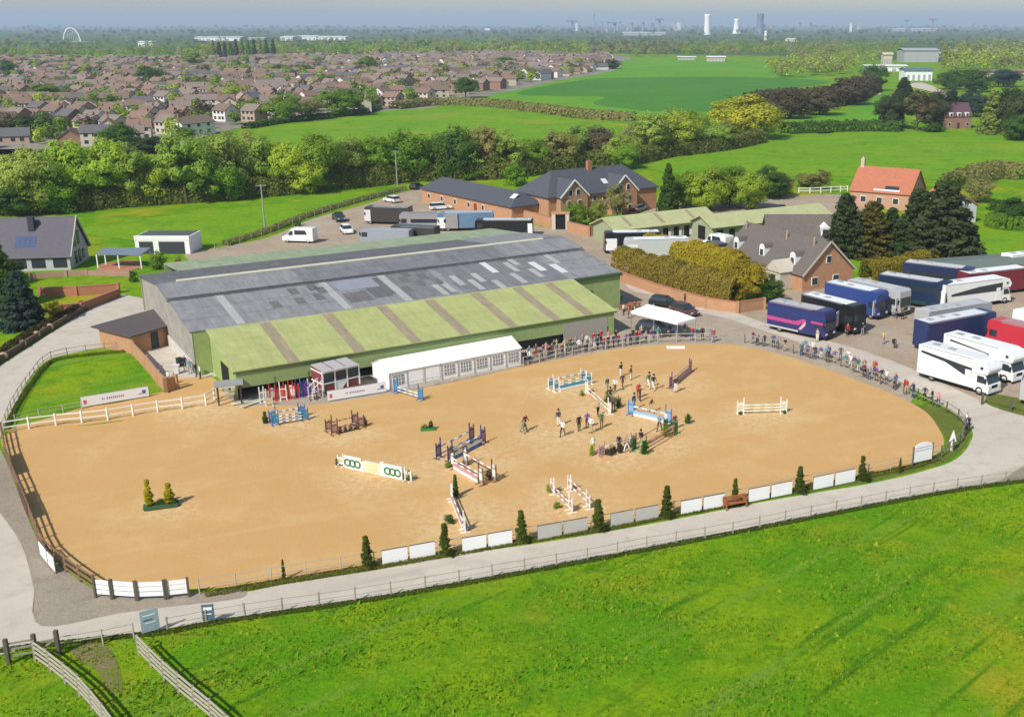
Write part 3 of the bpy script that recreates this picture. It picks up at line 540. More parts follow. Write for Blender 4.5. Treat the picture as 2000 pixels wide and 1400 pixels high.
for a in [(380,470,80,73,60,PALEC,PALEC,'long white warehouse on the far left horizon'),(548,572,80,72,80,PALEC,PALEC,'small white warehouse far behind the poplars'),(576,618,79,71,80,PALEC,PALEC,'white warehouse far behind the poplars, left of the longest one'),(620,675,79,72,80,PALEC,PALEC,'longest white warehouse far behind the poplars'),(270,300,92,82,30,PALEC,PALEC,'small white hall far left among the trees'),(1215,1300,70,64,60,GREYC,PALEC,'pale works building under the skyline stacks'),(1538,1560,82,76,40,PALEC,PALEC,'little white shed right of the cooling towers'),(1745,1830,62,57,60,GREYC,PALEC,'pale works on the right horizon'),(1325,1358,118,111,14,HW[0],PALEC,'left pale farm shed at the far edge of the crop field'),(1382,1416,121,111,14,HW[0],PALEC,'right cream farm shed at the far edge of the crop field'),(480,515,78,74,60,GREYC,PALEC,'grey warehouse far left of the white ones'),
 (1765,1832,122,98,30,GREYC,GREYC,'grey works building by the road on the right'),(1690,1770,140,128,10,PALEC,PALEC,'long pale low shed left of the grey works'),(1768,1820,158,136,18,PALEC,mat('blue_cladding',(.10,.16,.24),.6,.05,.2),'pale works with a dark blue roof beside the road'),(1725,1742,128,106,10,HW[0],HW[0],'cream block above the pale low shed'),(1905,2000,152,138,12,HW[1],HR[2],'red-roofed row at the right edge above the dark trees'),(1830,1850,112,104,12,HW[0],HW[0],'small cream building right of the grey works')]:
    shed(*a)
# hazy blocks of the distant town
for i, x in enumerate(sorted(random.choice([random.uniform(1100, 1340), random.uniform(1100, 1340), random.uniform(1500, 1960), random.uniform(640, 1100)]) for _ in range(34))):
    p = at(x, random.uniform(57, 63)); w = random.uniform(3, 9)/FPX*p.length; h = random.uniform(12, 55) if x > 1100 else random.uniform(10, 22)
    t = thing('distant_block', f'small hazy block of the distant town on the skyline, {ordw(i)} from the left', 'building', (p.x, p.y, -1), random.uniform(-.4, .4), 'blocks of the distant town'); m_ = random.choice([GREYC, STEEL, PALEC, HW[1]])
    MB().box(-w/2, w/2, -w/2, w/2, 0, h).build('wall', m_, t); MB().box(-w*.25, w*.25, -w*.25, w*.25, h, h*1.12).build('roof_house', m_, t)
# arched bridge on the left horizon
p = at(141, 84); r = 22/FPX*p.length; t = thing('arch_bridge', 'thin white arch of a bridge on the left horizon', 'bridge', (p.x, p.y, -1), R(20))
mb = MB(); mb2 = MB()
for i in range(14):
    a0, a1 = math.pi*i/14, math.pi*(i+1)/14
    mb.bar((-r*.6*math.cos(a0), 0, r*1.15*math.sin(a0)), (-r*.6*math.cos(a1), 0, r*1.15*math.sin(a1)), r*.09)
    if i: mb2.bar((-r*.6*math.cos(a0), 0, r*1.15*math.sin(a0)), (-r*.6*math.cos(a0), 0, r*.1), r*.015)
mb.build('arch', CONC, t); mb2.build('hangers', CONC, t); MB().box(-r*2, r*2, -4, 4, r*.06, r*.12).build('deck', GREYC, t)
# the through road on the right
sheet('far_road', [(1772,168),(1800,162),(1842,178),(1870,196),(1850,196),(1820,180)], .08, ROADM)
sheet('far_lane', [(1700,176),(1706,174),(1722,184),(1716,186)], .08, ROADM, smooth=False)
# air: thin even haze round everything, the sky outside it
hz = MB().box(-16000, 16000, -500, 30000, -2.2, 190).build('haze', mat('haze_air'))
hz['kind'] = 'stuff'; tag(hz, 'thin pale blue haze over the far country', 'haze')
m = MATS['haze_air']; n = m.node_tree.nodes; n.remove(n['Principled BSDF']); pv = n.new('ShaderNodeVolumePrincipled')
pv.inputs['Color'].default_value = (.64,.79,.98,1); pv.inputs['Density'].default_value = 0.00013; pv.inputs['Anisotropy'].default_value = .0
m.node_tree.links.new(pv.outputs[0], n['Material Output'].inputs['Volume'])
# ------------------------------------------------------------------ the riding hall
AX = R(32.6); O3 = Vector((-38.8, 106.7, 0))
GREYR = mat('grey_sheeting', (.18,.175,.185), .75, .16, .5, wave=('X', 3.0, .12)); GREYL = mat('pale_grey_sheeting', (.235,.23,.235), .75, .14, .6, wave=('X', 3.0, .12)); GREYD = mat('dark_grey_sheeting', (.13,.125,.13), .75, .14, .5, wave=('X', 3.0, .12))
GREENR = mat('green_sheeting', (.37,.39,.15), .75, .11, .35, wave=('X', 3.0, .12)); GREENW = mat('green_wall_sheeting', (.29,.37,.14), .75, .07, .6, wave=('X', 3.0, .2)); PALEG = mat('pale_green_sheeting', (.27,.32,.20), .8, .14, .4, wave=('X', 3.0, .12))
RIDGEC = mat('cream_ridge', (.56,.54,.40), .7, .06, .5); BROWNL = mat('brown_rooflight', (.30,.245,.16), .75, .14, .8); PALEL = mat('pale_rooflight', (.38,.37,.355), .6, .08, .8); WHITEL = mat('white_rooflight', (.60,.60,.59), .5, .05); DARKP = mat('dark_roof_patch', (.14,.132,.132), .85, .16, 1); BLUEL = mat('blue_grey_rooflight', (.26,.27,.31), .6, .1, 1)
def weather(m, amt, k=.9):
    n = m.node_tree.nodes; l = m.node_tree.links; b = n['Principled BSDF']; src = b.inputs['Base Color'].links[0].from_socket
    tc = n.new('ShaderNodeTexCoord'); mp = n.new('ShaderNodeMapping'); mp.inputs['Scale'].default_value = (k, k*.07, k); no = n.new('ShaderNodeTexNoise'); no.inputs['Scale'].default_value = 2.2; no.inputs['Detail'].default_value = 6; no.inputs['Roughness'].default_value = .7
    l.new(tc.outputs['Object'], mp.inputs[0]); l.new(mp.outputs[0], no.inputs['Vector']); mr = n.new('ShaderNodeMapRange'); mr.inputs[1].default_value = .3; mr.inputs[2].default_value = .7; mr.inputs[3].default_value = 1-amt; mr.inputs[4].default_value = 1+amt
    mx = n.new('ShaderNodeMix'); mx.data_type = 'RGBA'; mx.blend_type = 'MULTIPLY'; mx.inputs[0].default_value = 1; l.new(no.outputs[0], mr.inputs[0]); l.new(src, mx.inputs[6]); l.new(mr.outputs[0], mx.inputs[7]); l.new(mx.outputs[2], b.inputs['Base Color'])
for m_, a_ in ((GREYR, .22), (GREYL, .22), (GREYD, .25), (GREENR, .13), (GREENW, .12), (PALEG, .25), (BROWNL, .18), (PALEL, .12), (DARKP, .25)): weather(m_, a_)
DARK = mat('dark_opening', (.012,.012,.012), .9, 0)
hall = thing('riding_hall', 'long riding hall with grey roof and green lean-to beside the arena', 'hall', O3, AX)
SEC = [('lean_to_roof', 0, 10.7, 3.05, 5.0, -.3, 46.4, GREENR), ('lower_roof', 10.7, 21, 5.0, 6.35, -2, 54, GREYL), ('front_roof', 21, 27, 6.6, 7.3, -2.2, 54.2, GREYR), ('back_roof', 27, 39, 7.3, 6.0, -2.2, 54.2, GREYD), ('rear_roof', 39, 50, 5.95, 5.0, 3, 54, PALEG)]
ROOFS = {}
for nm, y0, y1, z0, z1, x0, x1, m in SEC:
    e = .0 if nm != 'lean_to_roof' else .08
    s = (z1-z0)/(y1-y0); ROOFS[nm] = (link(nm, MB().slab([(x0, y0-e, z0-e*s), (x1, y0-e, z0-e*s), (x1, y1-.01, z1), (x0, y1-.01, z1)], .15).mesh(nm, m), hall), y0, z0, s)
def roof_panel(nm, sec, x0, x1, u0, u1, m, lift=.03):
    o, y0, z0, s = ROOFS[sec]; L = SEC[[q[0] for q in SEC].index(sec)]; d = L[2]-L[1]; ya, yb = y0+u0*d, y0+u1*d
    MB().slab([(x0, ya, z0+(ya-y0)*s+lift), (x1, ya, z0+(ya-y0)*s+lift), (x1, yb, z0+(yb-y0)*s+lift), (x0, yb, z0+(yb-y0)*s+lift)], lift+.02).build(nm, m, o)
for sec, x0, x1 in (('lower_roof', -2, 54), ('front_roof', -2.2, 54.2), ('back_roof', -2.2, 54.2), ('lean_to_roof', -.3, 46.4)):
    for u in ((.33, .66) if sec != 'front_roof' else (.5,)): roof_panel('sheet_lap', sec, x0, x1, u, u+.006, GREYD if sec != 'lean_to_roof' else GREENW, .012)
roof_panel('ridge_cap', 'front_roof', .2, 50.8, .90, 1.0, RIDGEC, .12)
for x in (5.4, 12.6, 19.2, 25.2, 31.4, 37.2, 41.8): roof_panel('rooflight', 'lean_to_roof', x, x+1.25, .0, .97, BROWNL)
for x in (3.2, 15.6, 23.2): roof_panel('rooflight', 'lower_roof', x, x+.9, .02, .98, PALEL)
for x, u in ((8.2,.36),(11.2,.38),(11.4,.70),(13.6,.42),(13.9,.74),(15.0-.4,.62),(25.3,.62),(26.6,.42),(27.9,.64),(28.9,.40),(24.3,.3),(26.2,.8)): roof_panel('patch', 'lower_roof', x, x+1.1, u, u+.2, DARKP)
roof_panel('patch', 'lower_roof', 17.2, 22.6, .60, .96, BLUEL); roof_panel('patch', 'lower_roof', 17.0, 20.0, .20, .52, DARKP, .035); roof_panel('patch', 'lower_roof', 20.2, 22.4, .24, .60, GREYD, .04); roof_panel('patch', 'lower_roof', 22.2, 23.0, .3, .9, GREYD, .045)
for x, u, w, l_ in ((37.6,.55,.9,.42),(43.9,.40,1,.36),(46.2,.24,1,.34)): roof_panel('rooflight', 'lower_roof', x, x+w, u, u+l_, WHITEL, .05)
for x, u in ((29.5,.1),(31.6,.28),(33.2,.05),(34.6,.3),(39.4,.08),(40.6,.5),(41.8,.72),(42.6,.2),(47.4,.6),(36.0,.0),(28.2,.05)): roof_panel('rooflight', 'lower_roof', x, x+.85, u, u+random.uniform(.25, .4), PALEL)
roof_panel('patch', 'lower_roof', 23.4, 30, .05, .98, GREYR, .02); roof_panel('patch', 'lower_roof', 31, 46, .02, .98, GREYR, .015)
roof_panel('patch', 'front_roof', 42.5, 54.1, .02, .88, GREYL, .02); roof_panel('patch', 'front_roof', -2.1, 14, .02, .88, GREYL, .02); roof_panel('patch', 'back_roof', 43, 54.1, .05, .98, GREYL, .02)
def hw(nm, mb, m): return mb.build(nm, m, hall)
hw('gutter', MB().box(-.3, 46.4, -.16, -.05, 2.80, 2.9), mat('gutter_green', (.06,.09,.03), .6)); hw('gutter', MB().box(-2.2, 54.2, 20.6, 20.98, 6.25, 6.42), GREYD)
hw('front_wall', MB().box(0, 46, .0, .15, 1.15, 2.84), GREENW)
hw('corner_wall', MB().box(45.2, 46, .0, .15, 0, 1.14), GREENW)
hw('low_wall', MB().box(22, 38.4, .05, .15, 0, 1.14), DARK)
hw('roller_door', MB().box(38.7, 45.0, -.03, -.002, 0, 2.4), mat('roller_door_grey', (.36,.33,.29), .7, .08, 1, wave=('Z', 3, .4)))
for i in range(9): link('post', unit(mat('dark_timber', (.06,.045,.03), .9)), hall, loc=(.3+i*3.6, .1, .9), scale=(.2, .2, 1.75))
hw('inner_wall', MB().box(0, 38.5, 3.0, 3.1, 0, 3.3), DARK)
# end walls follow the roof line
hw('end_wall', MB().add([(0,.0,0),(0,10.7,0),(0,10.7,4.82),(0,.0,2.88)], [(0,1,2,3)]), GREENW)
hw('end_wall', MB().add([(46,.0,0),(46,10.7,0),(46,10.7,4.82),(46,.0,2.88)], [(3,2,1,0)]), GREENW)
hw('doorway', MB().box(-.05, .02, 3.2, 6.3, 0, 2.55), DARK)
hw('end_wall', MB().add([(-1.8,10.7,0),(-1.8,39,0),(-1.8,39,5.9),(-1.8,27,7.1),(-1.8,10.7,4.8)], [(0,1,2,3,4)]), mat('hall_end_sheeting', (.33,.30,.27), .85, .22, .5, wave=('Y', 3, .2)))
hw('end_wall', MB().add([(53.8,10.7,0),(53.8,39,0),(53.8,39,5.9),(53.8,27,7.1),(53.8,10.7,4.8)], [(4,3,2,1,0)]), MATS['hall_end_sheeting'])
hw('base_wall', MB().box(-1.95, -1.7, 12, 39, 0, 1.3), mat('pale_block', (.55,.52,.46), .9, .1, 1))
hw('end_wall', MB().add([(46.2,10.75,0),(53.8,10.75,0),(53.8,10.75,4.8),(46.2,10.75,4.8)], [(0,1,2,3)]), GREENW)
hw('return_wall', MB().add([(-1.8,10.75,0),(0,10.75,0),(0,10.75,4.8),(-1.8,10.75,4.8)], [(0,1,2,3)]), GREENW)
hw('doorway', MB().box(46.6, 49.4, 10.6, 10.72, 0, 3.0), DARK); hw('fascia', MB().box(46.4, 54.1, 10.5, 10.68, 4.55, 4.9), mat('fascia_dark_green', (.05,.10,.035), .6))
hw('back_wall', MB().box(3, 54, 49.6, 49.8, 0, 4.8), PALEG); hw('back_wall', MB().box(-2, 54, 38.8, 38.95, 0, 5.7), PALEG)
# porch posts at the near corner
por = thing('timber_porch', 'small flat-roofed timber porch at the near corner of the green lean-to', 'porch', at(428, 792), R(20))
link('roof', unit(mat('felt_grey', (.30,.29,.28), .9, .1)), por, loc=(1.1, .6, 2.1), scale=(2.8, 1.9, .14))
for x, y in ((0,-.1),(2.2,-.1),(0,1.3),(2.2,1.3)): link('post', unit(MATS['dark_timber']), por, loc=(x, y, 1.02), scale=(.16, .16, 2.04))
# ------------------------------------------------------------------ marquee, gazebo, judges' box
CANV = mat('white_canvas', (.86,.86,.86), .6, .02, 1); NET = mat('marquee_window', (.25,.25,.26), .4, .2, 4); ALU = mat('aluminium', (.5,.5,.52), .4, 0, metal=.6)
A = at(762, 763); B = at(1018, 712); d = B-A; L = d.length; mq = thing('marquee', 'long white marquee with lattice windows beside the arena', 'marquee', A, math.atan2(d.y, d.x))
Wm, he, hr = 4.4, 2.0, 2.85; bays = 8
MB().add([(0,0,0),(L,0,0),(L,0,he),(0,0,he)], [(0,1,2,3)]).add([(0,Wm,0),(L,Wm,0),(L,Wm,he),(0,Wm,he)], [(3,2,1,0)]).add([(0,0,0),(0,Wm,0),(0,Wm,he),(0,Wm/2,hr),(0,0,he)], [(4,3,2,1,0)]).add([(L,0,0),(L,Wm,0),(L,Wm,he),(L,Wm/2,hr),(L,0,he)], [(0,1,2,3,4)]).build('wall', CANV, mq)
MB().slab([(-.1,-.15,he-.02),(L+.1,-.15,he-.02),(L+.1,Wm/2,hr+.06),(-.1,Wm/2,hr+.06)], .05).slab([(L+.1,Wm+.15,he-.02),(-.1,Wm+.15,he-.02),(-.1,Wm/2,hr+.06),(L+.1,Wm/2,hr+.06)], .05).build('roof', CANV, mq)
for i in range(bays):
    x0 = L*i/bays; w = L/bays
    link('pole', unit(ALU), mq, loc=(x0, -.04, he/2), scale=(.08, .08, he))
    if i in (0, 3, 4, 5, 6, 7):
        wn = link('window', unit(NET), mq, loc=(x0+w/2, -.02, 1.05), scale=(w*.62, .04, 1.05))
        for k in range(1, 4): link('glazing_bar', unit(CANV), mq, loc=(x0+w/2-w*.31+w*.62*k/4, -.05, 1.05), scale=(.05, .03, 1.05))
        for k in range(1, 3): link('glazing_bar', unit(CANV), mq, loc=(x0+w/2, -.05, .525+1.05*k/3), scale=(w*.62, .03, .05))
    elif i in (1, 2): link('panel', unit(CANV), mq, loc=(x0+w/2, -.03, 1.0), scale=(w*.8, .03, 1.5))
A = at(1232, 643); B = at(1322, 667); d = B-A; L = d.length; gz = thing('gazebo', 'open white gazebo tent behind the arena corner', 'gazebo', A, math.atan2(d.y, d.x))
MB().add([(0,0,2.35),(L,0,2.35),(L,3.4,2.35),(0,3.4,2.35),(1.3,1.7,3.2),(L-1.3,1.7,3.2)], [(0,1,5,4),(1,2,5),(2,3,4,5),(3,0,4)]).box(0,L,-.02,.02,2.1,2.35).box(0,L,3.38,3.42,2.1,2.35).box(-.02,.02,.02,3.38,2.1,2.35).box(L-.02,L+.02,.02,3.38,2.1,2.35).build('canopy', CANV, gz)
for x in (0, L/2, L):
    for y in (.05, 3.35): link('pole', unit(ALU), gz, loc=(x, y, 1.06), scale=(.07, .07, 2.1))
MAROON = mat('maroon_panel', (.20,.05,.05), .5, .08, 2)
A = at(632, 775); B = at(704, 758); d = B-A; L = d.length; jb = thing('judges_box', 'maroon and white judges box with three windows beside the arena', 'cabin', A, math.atan2(d.y, d.x))
MB().box(0,L,0,2.4,.35,2.7).build('body', MAROON, jb, bevel=.03); MB().box(-.05,L+.05,-.06,2.4,1.3,1.42).box(-.05,L+.05,-.06,2.4,2.48,2.6).build('white_band', WHITE, jb)
for i in range(4): link('frame_post', unit(WHITE), jb, loc=(.05+(L-.1)*i/3, -.02, 1.6), scale=(.14, .1, 2.2))
for i in range(3):
    link('window', unit(GLASS), jb, loc=(L*(i+.5)/3, -.02, 1.95), scale=(L/3-.3, .08, .95))
    MB().slab([(L*i/3+.05,-.3,2.72),(L*(i+1)/3-.12,-.3,2.72),(L*(i+1)/3-.12,2.5,2.92),(L*i/3+.05,2.5,2.92)], .06).build('roof_sheet', mat('felt_pale', (.42,.39,.38), .8, .1), jb)
MB().prof([(L*.36,.4),(L*.5,.4),(L*.68,1.3),(L*.36,1.3)], -.03, -.005).build('white_flash', WHITE, jb)
for x in (.3, L-.3):
    for y in (.3, 2.1): link('leg', unit(ALU), jb, loc=(x, y, .18), scale=(.14, .14, .36))
st = thing('access_steps', 'white steps and rails left of the judges box', 'steps', at(612, 782), math.atan2(d.y, d.x))
for i in range(4): link('tread', unit(ALU), st, loc=(.2+i*.28, .5, .2+i*.22), scale=(.28, .9, .04))
for x, z in ((0,.2),(1.1,.9)):
    for y in (0, 1): link('rail_post', unit(WHITE), st, loc=(x, y, z/2+.55), scale=(.06, .06, z+1.0))
for y in (0, 1): beam('handrail', st, (0, y, 1.15), (1.15, y, 1.95), .06, .06, WHITE)
# ------------------------------------------------------------------ houses and yards round the hall
SLATE = mat('slate', (.075,.08,.095), .7, .14, 2.5, .3, 14); ROOFL = mat('grey_plain_tiles', (.115,.105,.125), .8, .10, 2, .3, 14); REDR = mat('orange_pantiles', (.42,.15,.085), .85, .12, 2, .3, 14); BROWNR = mat('grey_brown_tiles', (.135,.115,.10), .85, .13, 2, .3, 14)
ORANGEB = mat('orange_brick', (.45,.245,.135), .9, .14, 2, .3, 20); GREYW = mat('grey_render', (.46,.44,.46), .9, .05, 1); DKGREY = mat('anthracite', (.045,.05,.06), .6, .05); TERR = mat('terracotta', (.42,.18,.10), .85, .12, 1.5)
def window(root, x, y, z, w, h, face, frame=WHITE):
    rz = {'f': 0, 'b': math.pi, 'r': math.pi/2, 'l': -math.pi/2}[face]
    o = link('window', unit(frame), root, loc=(x, y, z), rot=(0, 0, rz), scale=(w, .10, h))
    link('pane', unit(GLASS), o, loc=(0, -.30, 0), scale=((w-.16)/w, .6, (h-.16)/h)); return o
def house(name, label, P, Q, depth, he, hr, wm, rm, cat='house', ridge='x', ov=.35):
    """P,Q picture positions of the front wall foot; the ridge runs along it (x) or across it (y)"""
    A, B = at(*P), at(*Q); d = B-A; L = d.length; rz = math.atan2(d.y, d.x)
    n_ = Vector((-d.y, d.x, 0))/L; 
    c = (A+B)/2+n_*(depth/2); root = thing(name, label, cat, (c.x, c.y, 0), rz)
    if ridge == 'x': gable_wall(L, depth, he, hr).build('wall', wm, root); gable_roof(L, depth, he, hr, ov).build('roof', rm, root); root['L'] = L; root['D'] = depth
    else:
        for o_, nm, m in ((gable_wall(depth, L, he, hr), 'wall', wm), (gable_roof(depth, L, he, hr, ov), 'roof', rm)):
            o_.v = [(-y, x, z) for x, y, z in o_.v]; o_.build(nm, m, root)
    return root, L
def hip_roof(L, W, he, hr, ov=.4, ins=.75):
    a, w = L/2+ov, W/2+ov; r = L/2-W/2*ins; z = he-.1
    return MB().add([(-a,-w,z),(a,-w,z),(a,w,z),(-a,w,z),(-r,0,hr),(r,0,hr),(-a,-w,z-.15),(a,-w,z-.15),(a,w,z-.15),(-a,w,z-.15)], [(0,1,5,4),(1,2,5),(2,3,4,5),(3,0,4),(6,7,1,0),(7,8,2,1),(8,9,3,2),(9,6,0,3),(9,8,7,6)])
def hipped(root, L, D, he, hr, wm, rm):
    for o in list(root.children): bpy.data.objects.remove(o)
    MB().box(-L/2, L/2, -D/2, D/2, 0, he-.16).build('wall', wm, root); hip_roof(L, D, he, hr).build('roof', rm, root)
def roof_of(root): return [o for o in root.children if o.name.startswith('roof')][0]
def skylight(root, x, v, w, h, W_, he, hr, m, side=-1, lift=.2, nm='rooflight'):
    r = roof_of(root); s = (hr-he)/(W_/2); y0 = side*(W_/2-v); y1 = side*(W_/2-v-h)
    q = [(x, y0, he+v*s+lift), (x+w, y0, he+v*s+lift), (x+w, y1, he+(v+h)*s+lift), (x, y1, he+(v+h)*s+lift)]
    if side > 0: q = q[::-1]
    MB().slab(q, .06).build(nm, m, r)
# grey-roofed house on the left: gable to the right
lh, L = house('grey_roofed_house', 'grey-roofed house with glazed gable at the left edge', (-70,545), (139,527), 9.0, 2.3, 7.6, GREYW, ROOFL)
lh.rotation_euler.z = R(8); c = at(139, 527); L_ = L
q = Matrix.Rotation(R(8), 4, 'Z') @ Vector((-L/2, 4.5, 0)); lh.location = (c.x+q.x, c.y+q.y, 0)
for i in range(4): skylight(lh, L/2-8.2+i*.8, .9+.0, .7, 1.3, 9.0, 2.3, 7.6, mat('solar_blue', (.03,.05,.14), .3, 0, spec=.5), nm='solar_panel')
MB().box(-.45,.45,-.45,.45,-1.2,1.1).build('chimney', DKGREY, roof_of(lh), loc=(L/2-6, -1.3, 6.9))
for y, z, h in ((-1.5,1.2,2.0),(.2,1.2,2.0),(2.0,1.2,1.5),(-1.3,3.9,2.0),(.5,4.1,2.2)): window(lh, L/2+.03, y, z+.2, 1.0, h, 'r', DKGREY)
for x in (-1, 2.2, 5.0): window(lh, L/2-2.5-x, -4.53, 1.2, 2.0, 1.5, 'f', DKGREY)
MB().bar((L/2+.4,-4.9,2.1),(L/2+.4,0,7.75),.12,.3).bar((L/2+.4,4.9,2.1),(L/2+.4,0,7.75),.12,.3).build('barge_board', HW[0], lh)
# white garage
A = at(266, 496); B = at(372, 496); d = B-A; L = d.length
ga = thing('white_garage', 'white flat-roofed garage with two dark doors', 'garage', A, math.atan2(d.y, d.x))
MB().box(0,L,0,5.6,0,2.95).build('wall', mat('white_garage_render', (.78,.77,.75), .85, .03), ga); MB().box(.25,L-.25,.35,5.35,2.95,3.0).build('roof', mat('flat_roof_felt', (.085,.095,.095), .9, .2, 2), ga); MB().box(-.05,L+.05,-.06,.2,2.35,3.08).build('fascia', WHITE, ga)
for x0, x1 in ((.7, 3.0), (4.0, 8.3)):
    dr = link('garage_door', unit(DKGREY), ga, loc=((x0+x1)/2, -.03, 1.05), scale=(x1-x0, .08, 2.1))
    for k in range(4): link('door_panel', unit(DKGREY), dr, loc=(0, -.55, -.36+.24*k), scale=(.97, .3, .2))
# canopy and terrace by the house
cp = thing('glazed_canopy', 'blue-grey canopy on white posts beside the grey-roofed house', 'canopy', at(190, 524), R(6))
MB().slab([(0,0,2.3),(7.2,-1.2,2.2),(7.8,2.4,2.7),(.4,2.8,2.75)], .12).build('roof', mat('blue_grey_roof', (.16,.20,.245), .6, .08), cp)
for x, y in ((.1,.1),(3.5,-.4),(7.1,-1.05),(7.6,2.2),(.5,2.6)): link('post', unit(WHITE), cp, loc=(x, y, 1.1), scale=(.16, .16, 2.2))
sheet('terrace', [(180,535),(245,533),(285,520),(262,508),(200,515)], .05, TERR, smooth=False)
def wall_run(name, label, pts, h, m, th=.25, cap=None, cat='wall'):
    P = [at(*p) for p in pts]; c = P[0]; t = thing(name, label, cat, c)
    for a, b in zip(P, P[1:]):
        a2, b2 = a-c, b-c; beam('wall_run', t, a2+Vector((0,0,h/2)), b2+Vector((0,0,h/2)), th, h, m)
        if cap: beam('coping', t, a2+Vector((0,0,h+.05)), b2+Vector((0,0,h+.05)), th+.1, .1, cap)
    for p in P: link('pier', unit(m), t, loc=p-c+Vector((0,0,(h+.15)/2)), scale=(th+.16, th+.16, h+.15))
    return t
RB = mat('red_brick_wall', (.40,.17,.10), .9, .14, 2, .3, 20)
wall_run('garden_wall', 'red brick garden wall above the left drive', [(80,580),(150,578),(232,572)], 1.3, RB, cap=TERR)
wall_run('drive_wall', 'red brick wall sloping down to the left drive', [(120,612),(160,608),(232,580)], 1.1, RB, cap=TERR)
wall_run('terrace_wall', 'low brick wall in front of the grey-roofed house', [(60,545),(130,540),(170,538),(252,540)], .8, mat('pink_brick', (.36,.22,.16), .9, .15), cap=None)
wall_run('stone_kerb_wall', 'dark low stone wall along the left drive', [(-20,722),(0,708),(45,680),(88,652),(130,628),(165,608)], .75, mat('dark_stone', (.13,.09,.06), .9, .3, 2, .5, 8))
for i, p in enumerate([(8,702),(45,678),(72,660),(98,645)]):
    o = MB().ball((0,0,.45), .5, .4, .45, 8, 6).build('boulder', mat('sandstone', (.42,.33,.22), .9, .2), loc=at(*p)); tag(o, f"pale boulder on the drive wall, {ordw(i)} from the left", 'boulder', 'boulders on the drive wall')
# small brick outbuilding with dark mono-pitch roof
ob = thing('brick_outbuilding', 'low brick outbuilding with dark flat roof beside the lawn', 'shed', at(262, 692), R(60))
MB().box(0,8.0,0,6.0,0,2.2).build('wall', ORANGEB, ob); MB().slab([(-.5,-.5,2.35),(8.4,-.5,2.5),(8.4,6.8,2.75),(-.5,6.8,2.6)], .15).build('roof', mat('dark_felt', (.095,.08,.08), .9, .1, 1), ob)
link('door', unit(DKGREY), ob, loc=(3, -.03, 1), scale=(1, .08, 2)); link('door', unit(DKGREY), ob, loc=(5.4, -.03, 1), scale=(1, .08, 2))
wall_run('lawn_wall', 'orange brick wall between the small lawn and the sand yard', [(262,694),(288,722),(312,752),(326,766)], 1.5, ORANGEB)
wall_run('yard_wall', 'short brick wall end beside the sand yard', [(326,766),(345,760)], 1.5, ORANGEB)
# long brick wing and main brick house
lw, L = house('long_brick_wing', 'long low brick wing with slate roof behind the lorries', (825,394), (1000,434), 7.5, 3.1, 5.4, ORANGEB, SLATE); hipped(lw, L, 7.5, 3.1, 5.4, ORANGEB, SLATE)
for i in range(5): window(lw, -L/2+3+i*5.2, -3.78, 1.6, 1.0, 1.1, 'f')
link('door', unit(mat('red_door', (.25,.04,.03), .5)), lw, loc=(L*.12, -3.78, 1.05), scale=(1.0, .08, 2.1)); skylight(lw, L/2-3, 1.6, 1.6, 1.2, 7.5, 3.1, 5.4, WHITEL)
mh, L = house('brick_house', 'large two-storey brick house with slate roof and two front gables', (1072,432), (1282,407), 12.0, 4.7, 8.9, ORANGEB, SLATE); hipped(mh, L, 12.0, 4.7, 8.9, ORANGEB, SLATE)
for gx, nm in ((-L/2+5.0, 0), (L/2-9.5, 1)):
    w, pr, ge, gr = 6.4, 1.6, 4.6, 7.6
    mb = gable_wall(8, w, ge, gr); mb.v = [(gx-y, x-6-pr+4, z) for x, y, z in mb.v]; g = mb.build('front_gable', ORANGEB, mh)
    mb = gable_roof(8, w, ge, gr, .3); mb.v = [(gx-y, x-6-pr+4, z) for x, y, z in mb.v]; mb.build('gable_roof', SLATE, g)
    yb = -6-pr
    for sx in (-1, 1): MB().bar((gx+sx*(w/2+.25), yb-.32, ge-.1), (gx, yb-.32, gr+.25), .1, .3).build('barge_board', WHITE, g)
    for x, z in ((-.9,5.3),(.9,5.4),(-1.3,3.2),(1.3,3.2),(-1.3,1.2),(1.3,1.2)): window(mh, gx+x, yb-.03, z, .95, 1.25, 'f')
for x in (-2.4, 0, 2.2): window(mh, x, -6.03, 3.6, 1, 1.2, 'f'); window(mh, x, -6.03, 1.3, 1, 1.4, 'f')
for y in (-2.5, 2.5): window(mh, L/2+.03, y, 3.6, 1.1, 1.3, 'r'); window(mh, L/2+.03, y, 1.3, 1.1, 1.3, 'r')
MB().box(-.5,.5,-.4,.4,-.6,1.4).build('chimney', RB, roof_of(mh), loc=(0, -.5, 8.9)); skylight(mh, 1, 1.6, 1.2, 1.2, 12, 4.7, 8.9, WHITEL); skylight(mh, 3, 1.2, 1.2, 1.2, 12, 4.7, 8.9, WHITEL)
wall_run('court_wall', 'brick courtyard wall in front of the large brick house', [(960,412),(1000,424),(1045,437),(1078,446)], 2.0, ORANGEB, cap=TERR)
wall_run('court_wall', 'brick courtyard wall right of the archway', [(1110,452),(1150,462),(1210,455)], 1.8, ORANGEB, cap=TERR)
ar = thing('brick_archway', 'brick archway with pillars in the courtyard wall', 'archway', at(1082, 448), R(-5))
for x in (0, 2.6): link('pillar', unit(HW[0]), ar, loc=(x, 0, 1.5), scale=(.7, .7, 3.0))
link('lintel', unit(ORANGEB), ar, loc=(1.3, 0, 3.15), scale=(3.5, .8, .4)); link('gate', unit(DARK), ar, loc=(1.3, .1, 1.4), scale=(1.9, .1, 2.8))
